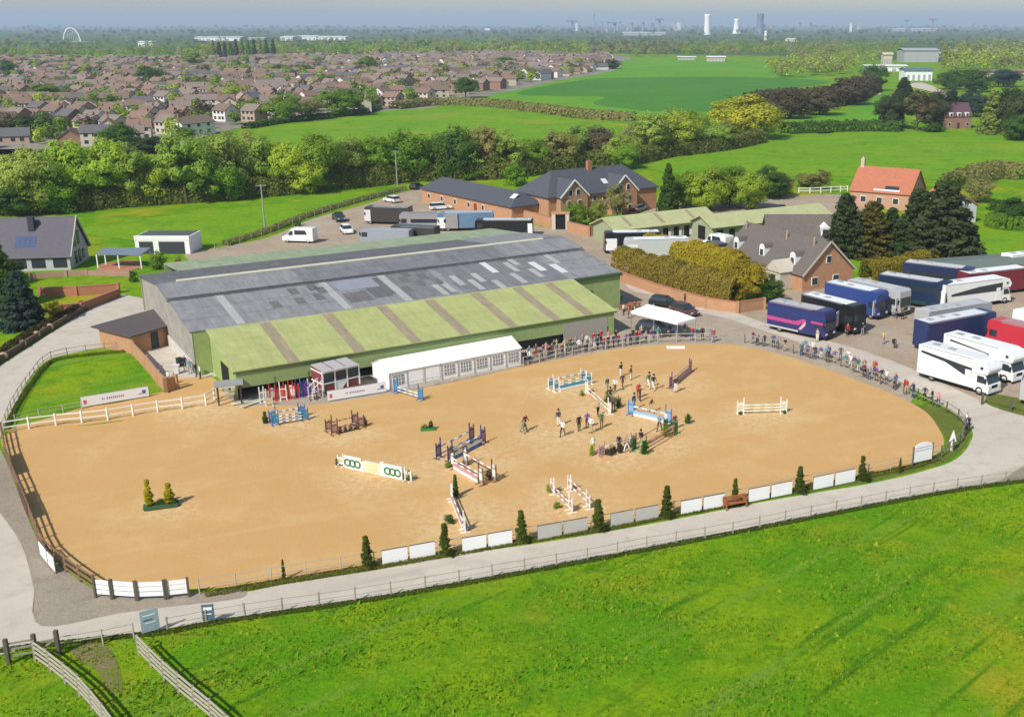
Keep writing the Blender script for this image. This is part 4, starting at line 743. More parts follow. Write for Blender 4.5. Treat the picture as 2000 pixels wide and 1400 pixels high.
# stables
CREAMG = mat('stable_green_sheets', (.40,.41,.21), .8, .1, .6, wave=('X', 3, .12)); PALEW = mat('stable_wall', (.30,.33,.20), .85, .1)
s1, L = house('stable_range', 'left pale green roofed stable range beyond the hall', (1203,480), (1396,456), 7.5, 2.8, 4.3, PALEW, CREAMG, 'stable', ov=.6)
for i in range(9):
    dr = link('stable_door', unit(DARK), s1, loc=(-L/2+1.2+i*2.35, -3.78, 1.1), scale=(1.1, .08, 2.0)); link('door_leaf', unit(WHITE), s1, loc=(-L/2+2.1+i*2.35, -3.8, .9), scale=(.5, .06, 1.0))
for i in range(3): skylight(s1, -L/2+3+i*7, .3, .8, 3.0, 7.5, 2.8, 4.3, BROWNL)
s2, L = house('stable_range', 'right pale green roofed stable range behind the dormer house', (1392,474), (1618,448), 7.0, 2.8, 4.3, PALEW, CREAMG, 'stable', ov=.6)
for i in range(4): link('stable_door', unit(DARK), s2, loc=(-L/2+1.5+i*2.6, -3.53, 1.1), scale=(1.2, .08, 2.0))
link('stable_door', unit(DARK), s2, loc=(-L/2-.03, 0, 1.3), rot=(0,0,math.pi/2), scale=(2.2, .08, 2.4))
# house with dormers
dh, L = house('dormer_house', 'brick house with grey-brown roof and white dormers by the lorry park', (1412,522), (1566,570), 9.6, 2.5, 6.7, ORANGEB, BROWNR)
WD = mat('white_dormer', (.78,.78,.78), .6, .02)
for x in (-L/2+2.2, -1.0, L/2-3.4):
    dm = MB().box(x-.6,x+.6,-4.0,-1.6,3.0,4.6).prof([(x-.6,4.62),(x+.6,4.62),(x+.45,5.0),(x,5.2),(x-.45,5.0)], -4.0, -3.9).build('dormer', WD, roof_of(dh)); MB().prof([(x-.7,4.64),(x+.7,4.64),(x+.5,5.1),(x,5.3),(x-.5,5.1)], -3.88, -1.0).build('dormer_roof', BROWNR, dm)
    link('dormer_window', unit(GLASS), dm, loc=(x, -4.03, 3.9), scale=(.7, .06, .9))
for x in (-L/2+.8, 1.2, L/2-2.2): MB().box(x-.1,x+.1,-1.1,-.9,5.6,7.3).build('vent_pipe', HW[1], roof_of(dh))
for y in (-2.5, 1.5): window(dh, L/2+.03, y, 1.3, 1.2, 1.2, 'r')
window(dh, L/2+.03, 0, 4.3, 1.0, 1.1, 'r')
for s_ in (-1, 1): MB().bar((L/2+.38, s_*5.1, 2.3), (L/2+.38, 0, 6.95), .08, .25).build('barge_board', HW[0], dh)
for x in (-6, -2, 2, 6): window(dh, x, -4.83, 1.3, 1.2, 1.2, 'f')
mb = MB().box(L/2-5.6,L/2-2.4,-7.0,-4.8,0,2.6).prof([(L/2-5.8,2.6),(L/2-2.2,2.6),(L/2-4,4.2)], -7.2, -2.5); mb.build('porch', HW[0], dh)
link('porch_door', unit(DKGREY), dh, loc=(L/2-4, -7.03, 1.05), scale=(1.0, .08, 2.1))
dh2, L = house('dormer_wing', 'rear wing of the dormer house with one white dormer', (1500,500), (1640,500), 8.0, 2.6, 6.2, ORANGEB, BROWNR)
mb = MB().box(L/2-3.2,L/2-1.7,-3.4,-.8,3.1,4.6).prof([(L/2-3.3,4.6),(L/2-1.6,4.6),(L/2-2.45,5.3)], -3.5, -.4).build('dormer', WD, roof_of(dh2)); link('dormer_window', unit(GLASS), mb, loc=(L/2-2.45, -3.43, 3.85), scale=(1.0, .06, 1.0))
# red-roofed house and annex
rh, L = house('red_roofed_house', 'house with an orange-red tiled roof beyond the conifers', (1660,402), (1774,412), 10.5, 3.4, 7.8, mat('salmon_brick', (.46,.27,.18), .9, .12, 2), REDR)
for x in (-3.5, 0, 3.5): window(rh, x, -5.28, 1.7, 1.3, 1.3, 'f')
window(rh, L/2+.03, 0, 5.0, 1.2, 1.2, 'r'); window(rh, L/2+.03, -2, 1.7, 1.2, 1.3, 'r'); MB().box(-.4,.4,-.4,.4,-.5,1.6).box(-.15,.15,-.15,.15,1.6,2.0).build('chimney', mat('cream_chimney', (.5,.42,.3), .9), roof_of(rh), loc=(-L/2+.5, 0, 7.9))
skylight(rh, .8, .5, 3.0, .7, 10.5, 3.4, 7.8, GLASS); skylight(rh, -1.5, .1, 5.6, .35, 10.5, 3.4, 7.8, WHITEL)
an, L = house('white_annex', 'grey-walled annex with red roof right of the conifers', (1845,438), (1905,434), 9.0, 3.4, 5.6, mat('pale_grey_wall', (.50,.53,.58), .8, .05), REDR, ridge='y')
link('door', unit(WHITE), an, loc=(1.2, -4.53, 1.1), scale=(1.0, .08, 2.1)); window(an, -1.6, -4.53, 1.7, 1.2, 1.2, 'f')
lo, L = house('lone_house', 'lone house with maroon roof among the dark trees on the right', (1846,252), (1896,251), 8.0, 4.6, 9.0, HW[2], mat('maroon_tiles', (.115,.06,.075), .85, .1, 1))
for x in (-3.2, 0, 3.2):
    dm = MB().box(x-.7,x+.7,-4.25,-2.5,4.2,5.8).build('bay', WHITE, lo); link('bay_window', unit(GLASS), dm, loc=(x, -4.3, 5.0), scale=(.9, .08, 1.0))
for x in (-3.6, 3.6): window(lo, x, -4.03, 1.6, 1.2, 1.3, 'f')
link('door', unit(DKGREY), lo, loc=(0, -4.03, 1.05), scale=(1.0, .08, 2.1))
# walls along the hedge and the maroon shed by the lorries
wall_run('hedge_wall', 'long orange brick wall below the golden hedge', [(1207,548),(1290,578),(1380,603),(1440,612),(1492,604)], 1.5, ORANGEB, cap=TERR)
ms, L = house('green_roofed_shed', 'low shed with a grey-green roof behind the lorries at the right edge', (1880,570), (2050,556), 11, 2.4, 3.2, mat('dark_cladding', (.06,.07,.06), .6, .06, 1), mat('grey_green_sheets', (.14,.17,.15), .8, .1, .5, wave=('X', 3, .12)), 'shed')
link('fascia', unit(WHITE), ms, loc=(1.5, -5.9, 2.25), scale=(9, .1, .25)); link('door', unit(WHITE), ms, loc=(3, -5.53, 1.05), scale=(1.0, .08, 2.1))
# ------------------------------------------------------------------ fences
WOODB = mat('brown_rail', (.23,.13,.08), .9, .2, 3); WOODG = mat('weathered_timber', (.30,.27,.20), .9, .2, 3); WOODP = mat('pale_timber', (.42,.38,.30), .9, .15, 3); WOODD = mat('dark_post', (.11,.09,.065), .9, .2, 3)
def fence(name, label, pts, gap, ph, ps, rails, rs, pm, rm, px=True, cat='fence', skip=None, closed=False):
    P = [at(*p) for p in pts]; P = smooth_loop(P, 8, False); c = P[0].copy(); t = thing(name, label, cat, c)
    Q = [P[0]]; acc = 0
    for a, b in zip(P, P[1:]):
        L = (b-a).length; s = gap-acc
        while s <= L: Q.append(a+(b-a)*(s/L)); s += gap
        acc = L-(s-gap)
    if (Q[-1]-P[-1]).length > gap*.4: Q.append(P[-1])
    for q in Q:
        dx, dy = random.uniform(-.03, .03), random.uniform(-.03, .03)
        o = link('post', unit(pm), t, loc=q-c+Vector((0, 0, ph/2)), scale=(ps, ps, ph*random.uniform(.97, 1.04))); o.rotation_euler = (dx, dy, random.uniform(-.1, .1))
    for a, b in zip(Q, Q[1:]):
        for h in rails:
            off = Vector((0, 0, h)); beam('rail', t, a-c+off+Vector((0,0,random.uniform(-.02,.02))), b-c+off+Vector((0,0,random.uniform(-.02,.02))), rs[0], rs[1], rm)
    t['n'] = len(Q); return t, Q
WHITER = mat('white_rail', (.78,.74,.68), .6, .05, 2)
fence('white_arena_rail', 'white post and rail fence at the upper left of the arena', [(4,846),(100,832),(200,822),(300,806),(398,793),(402,784),(460,774),(478,772)], 2.3, 1.25, .13, (.55, 1.1), (.05, .12), WHITER, WHITER)
fence('arena_fence', 'brown post and rail fence down the left side of the arena', [(4,850),(16,905),(40,965),(62,1020),(82,1072),(110,1102),(150,1132),(186,1156)], 2.2, 1.35, .12, (.35, .75, 1.2), (.05, .13), WOODB, WOODB)
fence('arena_fence', 'low wire and post fence along the lower side of the arena', [(390,1160),(470,1148),(560,1132),(720,1107),(870,1082),(1020,1056),(1170,1032),(1300,1007),(1430,982),(1560,955),(1690,929),(1780,910),(1832,892)], 2.35, 1.15, .08, (.6, 1.1), (.025, .05), WOODP, WOODP)
fence('arena_fence', 'brown fence round the right-hand end of the arena', [(1838,894),(1862,880),(1880,858),(1884,838),(1868,818),(1836,800),(1800,784),(1755,764)], 2.2, 1.2, .11, (.55, 1.1), (.04, .1), WOODD, WOODG)
fence('arena_fence', 'fence along the right-hand spectators from the corner gap', [(1748,762),(1690,738),(1630,712),(1560,694),(1500,678),(1452,670)], 2.3, 1.15, .1, (.55, 1.1), (.04, .09), WOODD, WOODG)
fence('arena_fence', 'fence in front of the spectators beside the marquee', [(1022,716),(1100,698),(1200,680),(1290,670),(1390,668)], 2.3, 1.15, .09, (.55, 1.1), (.04, .08), mat('grey_rail', (.40,.38,.36), .7), MATS['grey_rail'])
fence('marquee_rail', 'thin rail in front of the marquee', [(768,770),(890,745),(1016,717)], 2.3, 1.0, .06, (.5, .95), (.03, .05), MATS['grey_rail'], MATS['grey_rail'])
fence('field_fence', 'long post and rail fence between the track and the near field', [(328,1234),(420,1216),(550,1196),(690,1176),(850,1149),(1000,1122),(1160,1094),(1270,1072),(1420,1046),(1570,1014),(1700,989),(1860,959),(2010,938),(2080,930)], 2.35, 1.1, .09, (.55, 1.0), (.02, .03), WOODG, WOODG)
fence('timber_fence', 'left grey timber fence running down into the near field', [(70,1290),(108,1318),(160,1362),(215,1430),(262,1500)], 1.9, 1.4, .13, (.3, .62, .95, 1.28), (.06, .13), WOODG, WOODP)
fence('timber_fence', 'right grey timber fence running down into the near field', [(272,1278),(315,1322),(360,1362),(420,1412),(470,1460)], 1.9, 1.4, .13, (.3, .62, .95, 1.28), (.06, .13), WOODG, WOODP)
fence('gate_fence', 'low rail fence along the track between the two timber fences', [(112,1272),(180,1262),(262,1246)], 2.6, 1.1, .08, (.55, 1.0), (.03, .05), WOODP, WOODP)
gt = thing('timber_gateway', 'dark timber gateway posts and rails at the lower left', 'gateway', at(18, 1296))
c0 = at(18, 1296)
for p in ((18,1296),(72,1286),(116,1278)): link('post', unit(WOODD), gt, loc=at(*p)-c0+Vector((0,0,.85)), scale=(.22, .22, 1.7))
for h in (.5, .95, 1.35): beam('rail', gt, Vector((0,0,h)), at(72,1286)-c0+Vector((0,0,h)), .06, .12, WOODG)
for a, b in (((72,1286),(116,1278)),): beam('rail', gt, at(*a)-c0+Vector((0,0,1.1)), at(*b)-c0+Vector((0,0,1.1)), .06, .12, WOODG)
beam('brace', gt, at(72,1286)-c0+Vector((0,0,.2)), at(116,1278)-c0+Vector((0,0,1.3)), .06, .12, WOODG)
fence('lawn_fence', 'thin grey fence round the small lawn', [(8,842),(24,800),(58,748),(96,706),(160,692),(244,684)], 2.0, 1.1, .08, (.5, 1.0), (.03, .06), WOODG, WOODG)
fence('lawn_fence', 'low rail along the sand side of the small lawn', [(30,826),(90,812),(160,800)], 2.2, .9, .07, (.45, .85), (.03, .05), WOODP, WOODP)
fence('paddock_fence', 'thin fence between paddock and back yard', [(420,488),(520,460),(600,428),(690,400),(790,374)], 3.2, 1.2, .10, (.5, 1.0), (.04, .08), WOODG, WOODG)
fence('white_paddock_fence', 'white fence left of the red-roofed house', [(1560,378),(1605,377),(1655,374)], 2.6, 1.4, .16, (.6, 1.2), (.08, .14), WHITE, WHITE)
fence('drive_fence', 'short dark fence beside the front white lorry', [(1918,790),(1960,800),(2005,812)], 3.0, 1.3, .2, (1.0,), (.05, .1), WOODD, WOODD)
# ------------------------------------------------------------------ boards, banners and signs
BOARD = mat('white_board', (.82,.82,.82), .5, .03, 1); BOARDG = mat('grey_board', (.47,.45,.42), .6, .05, 1)
def board(name, label, P, Q, z0, z1, m, cat, group=None, frame=WOODD, th=.04, back=0.0):
    A, B = at(*P), at(*Q); d = B-A; L = d.length; t = thing(name, label, cat, A, math.atan2(d.y, d.x), group)
    link('panel', unit(m), t, loc=(L/2, -.1+back, (z0+z1)/2), scale=(L, th, z1-z0))
    for x in (.05, L-.05): link('stake', unit(frame), t, loc=(x, -.03+back, z1/2), scale=(.08, .08, z1))
    beam('top_rail', t, (0, -.03+back, z1+.03), (L, -.03+back, z1+.03), .06, .05, frame); return t, L
PAIRS = [((747,1105),(850,1086),0),((903,1080),(1000,1063),0),((1050,1056),(1147,1038),1),((1192,1031),(1285,1013),1),((1329,1006),(1413,990),0),((1461,982),(1545,965),0),((1587,958),(1668,941),0)]
for i, (p, q, g) in enumerate(PAIRS):
    m_ = ((p[0]+q[0])/2, (p[1]+q[1])/2)
    for k, (a, b) in enumerate(((p, (m_[0]-2, m_[1]+.4)), ((m_[0]+2, m_[1]-.4), q))):
        board('arena_board', f"{'grey' if g else 'white'} board on the lower arena fence, {'left' if k==0 else 'right'} one of the {ordw(i)} pair from the left", a, b, .12, 1.2, BOARDG if g else BOARD, 'board', 'boards on the lower arena fence')
for i, (p, q) in enumerate([((190,1166),(218,1169)),((224,1169),(266,1172)),((272,1172),(322,1170)),((330,1169),(368,1165))]):
    A, B = at(*p), at(*q); d = B-A; L = d.length; t = thing('plank_panel', f"white three-plank panel in the lower left arena corner, {ordw(i)} from the left", 'fence panel', A, math.atan2(d.y, d.x), 'white plank panels in the arena corner')
    for z in (.45, .82, 1.19): link('plank', unit(BOARD), t, loc=(L/2, 0, z), scale=(L, .04, .31))
    for x in (-.06, L+.06): link('post', unit(WOODD), t, loc=(x, -.05, .75), scale=(.14, .14, 1.5))
for i, (p, q) in enumerate([((83,1086),(97,1104)),((99,1106),(112,1120))]):
    board('corner_board', f"{'upper' if i==0 else 'lower'} whitish board on the left arena fence near the corner", p, q, .2, 1.25, BOARD, 'board')
for i, (p, q) in enumerate([((14,893),(28,930)),((40,968),(60,1015))]):
    board('brown_board', f"{'upper' if i==0 else 'lower'} dark brown board on the left arena fence", p, q, .2, 1.2, mat('brown_board', (.10,.055,.04), .8), 'board', frame=WOODB)
PURP = mat('purple_ink', (.30,.22,.42), .5, 0); PINK = mat('pink_ink', (.55,.12,.20), .5, 0); BLUEI = mat('blue_ink', (.08,.14,.32), .5, 0); BANN = mat('banner_white', (.80,.79,.80), .5, .02)
def banner(label, P, Q):
    t, L = board('sponsor_banner', label, P, Q, .15, 1.15, BANN, 'banner', frame=ALU)
    link('emblem', unit(PINK), t, loc=(L*.055, -.125, .62), scale=(L*.045, .012, .42)); link('emblem', unit(BLUEI), t, loc=(L*.93, -.125, .70), scale=(L*.055, .012, .40)); link('emblem', unit(PURP), t, loc=(L*.87, -.125, .52), scale=(L*.05, .012, .12))
    x = L*.30; word = [.018,.014,0,.026,.02,.022,.02,.024,.02,.022,.02,.022]
    for k, w in enumerate(word):
        if w: link('letter', unit(PURP), t, loc=(x+L*w/2, -.125, .66), scale=(L*w*.8, .012, .20))
        x += L*(w+.008 if w else .02)
banner('white sponsor banner with purple lettering by the small lawn', (160,797), (291,775)); banner('white sponsor banner with purple lettering below the judges box', (640,785), (754,766))
sg = thing('round_top_sign', 'white round-topped sign board at the right end of the arena', 'sign', at(1783, 912), R(28))
MB().prof([(0,.4),(2.1,.4),(2.1,1.75),(1.9,1.95),(1.5,2.1),(1.05,2.15),(.6,2.1),(.2,1.95),(0,1.75)], -.04, .04).build('panel', BOARD, sg)
for x in (-.06, 2.16): link('post', unit(WOODD), sg, loc=(x, 0, .95), scale=(.1, .1, 1.9))
for z in (1.45, 1.7): link('stripe', unit(mat('sign_grey', (.35,.38,.42), .6)), sg, loc=(1.05, -.05, z), scale=(1.9, .02, .05))
def signpost(name, label, P, w, h, z0, m, rz, marks=()):
    t = thing(name, label, 'sign', at(*P), rz); link('panel', unit(m), t, loc=(0, 0, z0+h/2), scale=(w, .05, h))
    for x in (-w*.42, w*.42): link('post', unit(WOODG), t, loc=(x, .06, (z0+h)/2), scale=(.07, .07, z0+h))
    for (x, z, sw, sh, mm) in marks: link('print', unit(mm), t, loc=(x*w, -.035, z0+z*h), scale=(sw*w, .012, sh*h))
signpost('field_sign', 'pale blue sign board by the track at the lower left', (296,1238), 1.1, 1.5, .25, mat('pale_blue_panel', (.36,.45,.50), .5, .1, 3), R(35), [(0,.75,.7,.06,BANN),(-.1,.55,.5,.05,BLUEI),(.05,.4,.6,.05,BANN)])
signpost('field_sign', 'small dark blue sign board by the track', (409,1218), .75, 1.1, .3, mat('dark_blue_panel', (.10,.14,.20), .5, .1, 3), R(10), [(0,.75,.7,.2,BANN),(0,.4,.6,.06,BANN)])
# conifers along the lower fence
CONS = [(555,1132,1092,9),(718,1108,1046,26),(870,1084,1022,26),(1019,1058,996,26),(1169,1036,975,28),(1302,1010,948,26),(1435,984,934,17),(1561,962,910,22),(1683,938,890,20),(1757,924,894,8),(1878,860,818,10)]
for i, (x, b, t_, w) in enumerate(CONS[:10]):
    tree(x, b, t_, w, 'column', (.10,.135,.02), f"small dark columnar conifer, {ordw(i)} from the left along the lower arena fence", 'conifer', 'conifers along the lower arena fence')
    if 0 < i < 9: tree(x+9, b+3, b-18, 24, 'bush', (.08,.105,.02), f"low dark shrub at the foot of the {ordw(i)} conifer on the lower arena fence", 'shrub', 'shrubs at the conifer feet')
# bench
bn = thing('garden_bench', 'red-brown wooden bench on the lower arena verge', 'bench', at(1436, 992), R(22)); RW = mat('red_brown_timber', (.34,.12,.05), .7, .1)
for i in range(3): link('seat_slat', unit(RW), bn, loc=(0, -.15+i*.16, .48), scale=(2.0, .13, .05))
for i in range(3): link('back_slat', unit(RW), bn, loc=(0, .30, .62+i*.16), scale=(2.0, .04, .12))
for x in (-.9, .9):
    for y in (-.2, .28): link('leg', unit(RW), bn, loc=(x, y, .24 if y < 0 else .52), scale=(.09, .09, .48 if y < 0 else 1.04))
    link('armrest', unit(RW), bn, loc=(x, .03, .72), scale=(.09, .6, .06))
# utility poles
def pole(P, top, label, T=True):
    p = at(*P); h = hat(top, p.y); t = thing('utility_pole', label, 'pole', p, R(15)); MB().cyl((0,0,0), (0,0,h), .16, .11, 8).build('mast', mat('pole_grey', (.30,.30,.26), .8), t)
    if T:
        link('crossarm', unit(MATS['pole_grey']), t, loc=(0, 0, h-.25), scale=(1.9, .12, .14))
        for x in (-.85, 0, .85): MB().cyl((x,0,h-.18), (x,0,h+.08), .06, .04, 6).build('insulator', GLASS, t)
pole((518,452), 360, 'wooden utility pole with crossarm behind the white horse van'); pole((776,362), 294, 'slim pole in front of the dark trees behind the yard'); pole((1308,292), 248, 'thin pole by the hedge trees right of the belt'); pole((1492,388), 372, 'short white pole behind the stables', False)
# ------------------------------------------------------------------ show jumps
JC = {k: mat('jump_'+k, c, .5, .03) for k, c in dict(white=(.80,.79,.75), blue=(.05,.16,.45), teal=(.06,.30,.40), red=(.55,.05,.035), green=(.04,.20,.06), yellow=(.62,.50,.10), purple=(.12,.04,.25), brown=(.16,.09,.05), cream=(.66,.60,.42), sky=(.25,.45,.65), pink=(.50,.27,.27), navy=(.03,.05,.16), grey=(.35,.33,.34), orange=(.55,.20,.07)).items()}
def wing_mesh(c1, c2, h=1.6, w=.62):
    mb = MB()
    for x in (0, w): mb.box(x-.045, x+.045, -.045, .045, 0, h if x == 0 else h*.82, 0)
    n_ = 5
    for i in range(n_): mb.box(.05+(w-.1)*i/n_+.015, .05+(w-.1)*(i+1)/n_-.015, -.02, .02, .22, h*(.78-.10*abs(i-1.5)/2), 1)
    mb.box(.04, w-.04, -.03, .03, .28, .38, 0); mb.box(.04, w-.04, -.03, .03, h*.58, h*.58+.1, 0)
    for x in (0, w): mb.box(x-.05, x+.05, -.38, .38, 0, .09, 0)
    return mb.mesh('wing', [JC[c1], JC[c2]])
WM = {}
def wing(c1, c2, h=1.6, w=.62):
    k = (c1, c2, h, w)
    if k not in WM: WM[k] = wing_mesh(*k)
    return WM[k]
def pole_obj(parent, a, b, c1, c2, n_=7, r=.055, name='pole'):
    mb = MB(); a, b = Vector(a), Vector(b)
    for i in range(n_): mb.cyl(a.lerp(b, i/n_), a.lerp(b, (i+1)/n_), r, r, 7, i % 2, caps=i in (0, n_-1))
    return mb.build(name, [JC[c1], JC[c2]], parent)
def plant(parent, x, y, h, w, col, kind='bush', z=0.0):
    me = random.choice(PROTO[kind])[1]; link('plant', me, parent, loc=(x, y, z), scale=(w/TREEW[kind], w/TREEW[kind], h), color=col)
def jump(label, P, Q, wc, pc, rows=((0, (.35, .65, .95)),), fill=None, plants=(), hw_=1.6, flower=None, name='show_jump'):
    A, B = at(*P), at(*Q); d = B-A; L = d.length; t = thing(name, label, 'show jump', A, math.atan2(d.y, d.x), 'show jumps in the arena')
    for y, hs in rows:
        for x, s in ((0, -1), (L, 1)):
            o = link('wing', wing(wc[0], wc[1], hw_), t, loc=(x, y, 0)); o.scale = (s, 1, 1)
        for h in hs: pole_obj(t, (.03, y-.08, h), (L-.03, y-.08, h), pc[0], pc[1])
    if fill == 'plank':
        for i, z in enumerate((.2, .5)): link('plank', unit(JC[pc[i % 2]]), t, loc=(L/2, -.12, z), scale=(L-.1, .05, .26))
    if fill == 'boxes':
        for i in range(3): link('flower_box', unit(JC[pc[1]]), t, loc=(L*(i+.5)/3, -.35, .15), scale=(L/3-.15, .28, .3)); plant(t, L*(i+.5)/3, -.35, .5, .9, flower or MG, z=.25)
    if fill == 'brush':
        for i in range(4): plant(t, L*(i+.5)/4, 0, .8, L/4, BRD)
    for x, y, h, w, col, kd in plants: plant(t, x, y, h, w, col, kd)
    return t, L
jump('blue and white double-wing jump in front of the coloured wings', (545,830), (590,822), ('blue','teal'), ('white','blue'), ((0,(.3,.6,.9)),(1.1,(.5,1.0))), plants=((-1.0,1.2,1.2,.7,DG,'column'),))
jump('brown rustic jump with brush filler in the upper left', (660,848), (700,838), ('brown','pink'), ('brown','pink'), ((0,(.4,.75)),(1.2,(.9,))), 'brush', plants=((3.0,.4,1.3,.8,BRD,'bush'),))
jump('teal and blue jump in front of the marquee corner', (778,768), (818,780), ('blue','teal'), ('white','sky'), ((0,(.35,.7)),), hw_=1.7)
t, L = jump('long white wall jump with dark green circle emblems', (672,912), (792,938), ('white','cream'), ('white','cream'), ((0,()),), plants=((-.7,0,.9,.5,BRD,'bush'),(L if False else 6.9,.1,1.3,.7,DG,'bush')), hw_=1.25)
for k, (u0, u1, z1, m_) in enumerate(((.03,.31,1.15,'white'),(.31,.36,.9,'white'),(.36,.62,1.05,'cream'),(.62,.68,1.25,'white'),(.68,.97,1.15,'white'))):
    pn = link('wall_panel', unit(JC[m_]), t, loc=(L*(u0+u1)/2, -.1, z1/2+.05), scale=(L*(u1-u0)-.03, .14, z1))
link('yellow_panel', unit(mat('pale_yellow_panel', (.62,.58,.33), .6, .05)), t, loc=(L*.49, -.19, .62), scale=(L*.14, .03, .6))
for u in (.09, .17, .25, .74, .82, .90):
    mb = MB(); r = .30
    for i in range(14):
        a0, a1 = 2*math.pi*i/14, 2*math.pi*(i+1)/14; mb.bar((L*u+r*math.cos(a0), -.2, .62+r*math.sin(a0)), (L*u+r*math.cos(a1), -.2, .62+r*math.sin(a1)), .05, .13)
    mb.build('circle_emblem', JC['green'], t)
jump('blue, teal and red oxer in the middle left of the arena', (884,898), (940,868), ('navy','pink'), ('blue','white'), ((0,(.35,.7,1.0)),(1.3,(.4,1.1))), 'plank', hw_=1.9)
jump('white plank jump on dark posts joining the blue oxer', (888,916), (936,944), ('brown','white'), ('white','pink'), ((0,(.7,1.0)),(1.3,(1.05,))), 'plank', plants=((3.6,1.2,1.0,1.0,BRD,'bush'),(-.6,-.3,.8,.8,OL,'bush')), hw_=1.9)
jump('narrow white and sky-blue jump with a dark evergreen near the lower fence', (884,980), (906,1034), ('white','sky'), ('white','pink'), ((0,(.4,.8)),), 'plank', plants=((-.9,.4,2.0,.6,DG,'column'),(3.9,-.9,.9,1.1,DG,'bush')))
jump('pale pink and white double jump in the lower middle', (1082,966), (1112,996), ('white','pink'), ('white','pink'), ((0,(.4,.8)),(1.5,(.6,1.1))), plants=((-.5,-.3,1.0,.5,YG,'bush'),(2.6,-.8,.8,.8,OL,'bush')), hw_=1.5)
jump('white and teal jump at the top of the arena', (1092,764), (1146,752), ('white','teal'), ('white','teal'), ((0,(.35,.7,1.0)),(1.1,(1.05,))), 'plank')
jump('white jump with green plants in the busy centre', (1148,770), (1188,806), ('white','cream'), ('white','cream'), ((0,(.4,.8)),), plants=((3.4,1.0,1.7,1.4,DG,'bush'),(5.0,1.4,1.5,1.0,DG,'bush'),(.3,-.8,.9,.7,OL,'bush')))
jump('blue and white plank jump right of the centre', (1238,812), (1300,826), ('blue','sky'), ('white','sky'), ((0,(1.0,)),), 'plank', plants=((5.6,1.0,1.4,.9,DG,'bush'),), hw_=1.9)
jump('orange pole jump with green wings right of the centre', (1262,882), (1316,850), ('green','green'), ('orange','pink'), ((0,(.4,.7,1.0)),(1.1,(1.0,))), plants=((-.5,-.2,1.4,1.0,(.04,.15,.02),'bush'),(4.4,.4,1.5,1.1,MG,'bush')))
jump('low jump with dark brush boxes below the centre', (1180,890), (1232,872), ('pink','grey'), ('white','grey'), ((0,(.9,)),), 'brush', plants=((.5,-.4,1.1,.8,BRD,'bush'),(1.5,-.5,1.2,.7,BRD,'bush'),(-.8,.8,1.0,.5,YG,'column')), hw_=1.4)
jump('pinkish purple jump near the top right of the arena', (1312,756), (1346,728), ('purple','pink'), ('pink','grey'), ((0,(.35,.7,1.0)),), 'plank', hw_=1.7)
jump('lone white jump with pale yellow wings on the right', (1452,808), (1524,806), ('white','cream'), ('white','cream'), ((0,(.30,.62,.92)),), plants=((-.35,-.3,.5,.5,DG,'bush'),(4.1,-.35,.5,.5,DG,'bush')), hw_=1.7)
pl = thing('planter', 'green planter with two yellow-tipped conifers alone on the sand', 'planter', at(315, 990), R(20))
MB().prof([(-1.2,0),(1.2,0),(1.35,.28),(-1.35,.28)], -.55, .55).build('base', mat('planter_green', (.05,.10,.045), .9, .2, 4), pl, bevel=.05)
plant(pl, -.85, 0, 2.3, .85, (.46,.42,.015), 'column', .25); plant(pl, .65, .1, 1.7, 1.0, (.46,.40,.015), 'column', .25); plant(pl, 0, .1, .5, 1.2, DG, 'bush', .25); plant(pl, .95, -.1, .6, .8, DG, 'bush', .25)
fp = thing('flower_tray', 'small tray of flowers on the sand left of the centre', 'planter', at(836, 840), R(10))
MB().box(-.7,.7,-.3,.3,0,.25).build('tray', JC['green'], fp, bevel=.03); plant(fp, .3, 0, .9, .6, (.06,.06,.03), 'bush', .2); plant(fp, -.3, 0, .5, .8, (.30,.32,.10), 'bush', .2)
o = MB().box(-1.1,1.1,-.5,.5,0,.08).build('ground_board', BOARD, loc=at(1320,679), bevel=.02); tag(o, 'white board lying on the sand by the gazebo', 'board')
cm = thing('finish_marker', 'white marker stand on the grass at the right end of the arena', 'marker', at(1859, 880)); MB().cyl((0,0,0),(0,0,.9),.16,.12,8).build('post', WHITE, cm); MB().prof([(-.32,.9),(.32,.9),(0,2.0)], -.05, .05).build('top', WHITE, cm)
for i, (x, y, c1, c2, h) in enumerate([(508,786,'white','grey',1.7),(516,785,'white','cream',1.7),(528,784,'red','white',1.9),(538,783,'red','red',1.8),(548,782,'white','red',2.0),(556,781,'red','red',1.9),(565,779,'red','white',2.0),(573,778,'red','red',1.9),(580,777,'navy','blue',2.0),(588,775,'blue','purple',2.0),(596,774,'purple','purple',1.9),(603,773,'white','white',1.9),(520,793,'cream','cream',1.1),(606,782,'brown','white',1.1)]):
    p = at(x, y); o = link('spare_jump_wing', wing(c1, c2, h, .62), loc=p, rot=(random.uniform(-.05,.1), 0, R(30)+random.uniform(-.3,.3)))
    tag(o, f"{c1} and {c2} spare jump wing" if c1 != c2 else f"plain {c1} spare jump wing", 'jump wing', 'spare jump wings stored under the lean-to')
    o['label'] += f", {ordw(i)} in the store left of the judges box"
for i in range(5):
    p = at(484+i*4, 786+i*.8); o = MB().cyl((-1.6,0,.07+.0*i),(1.6,0,.07),.055,.055,7).build('spare_pole', JC[['white','green','cream','white','brown'][i]], loc=p+Vector((0,0,.0)), rot=(0,0,R(25+i*9))); tag(o, f"{['white','green','cream','second white','brown'][i]} spare pole lying by the white rail end", 'pole', 'spare poles by the rail')
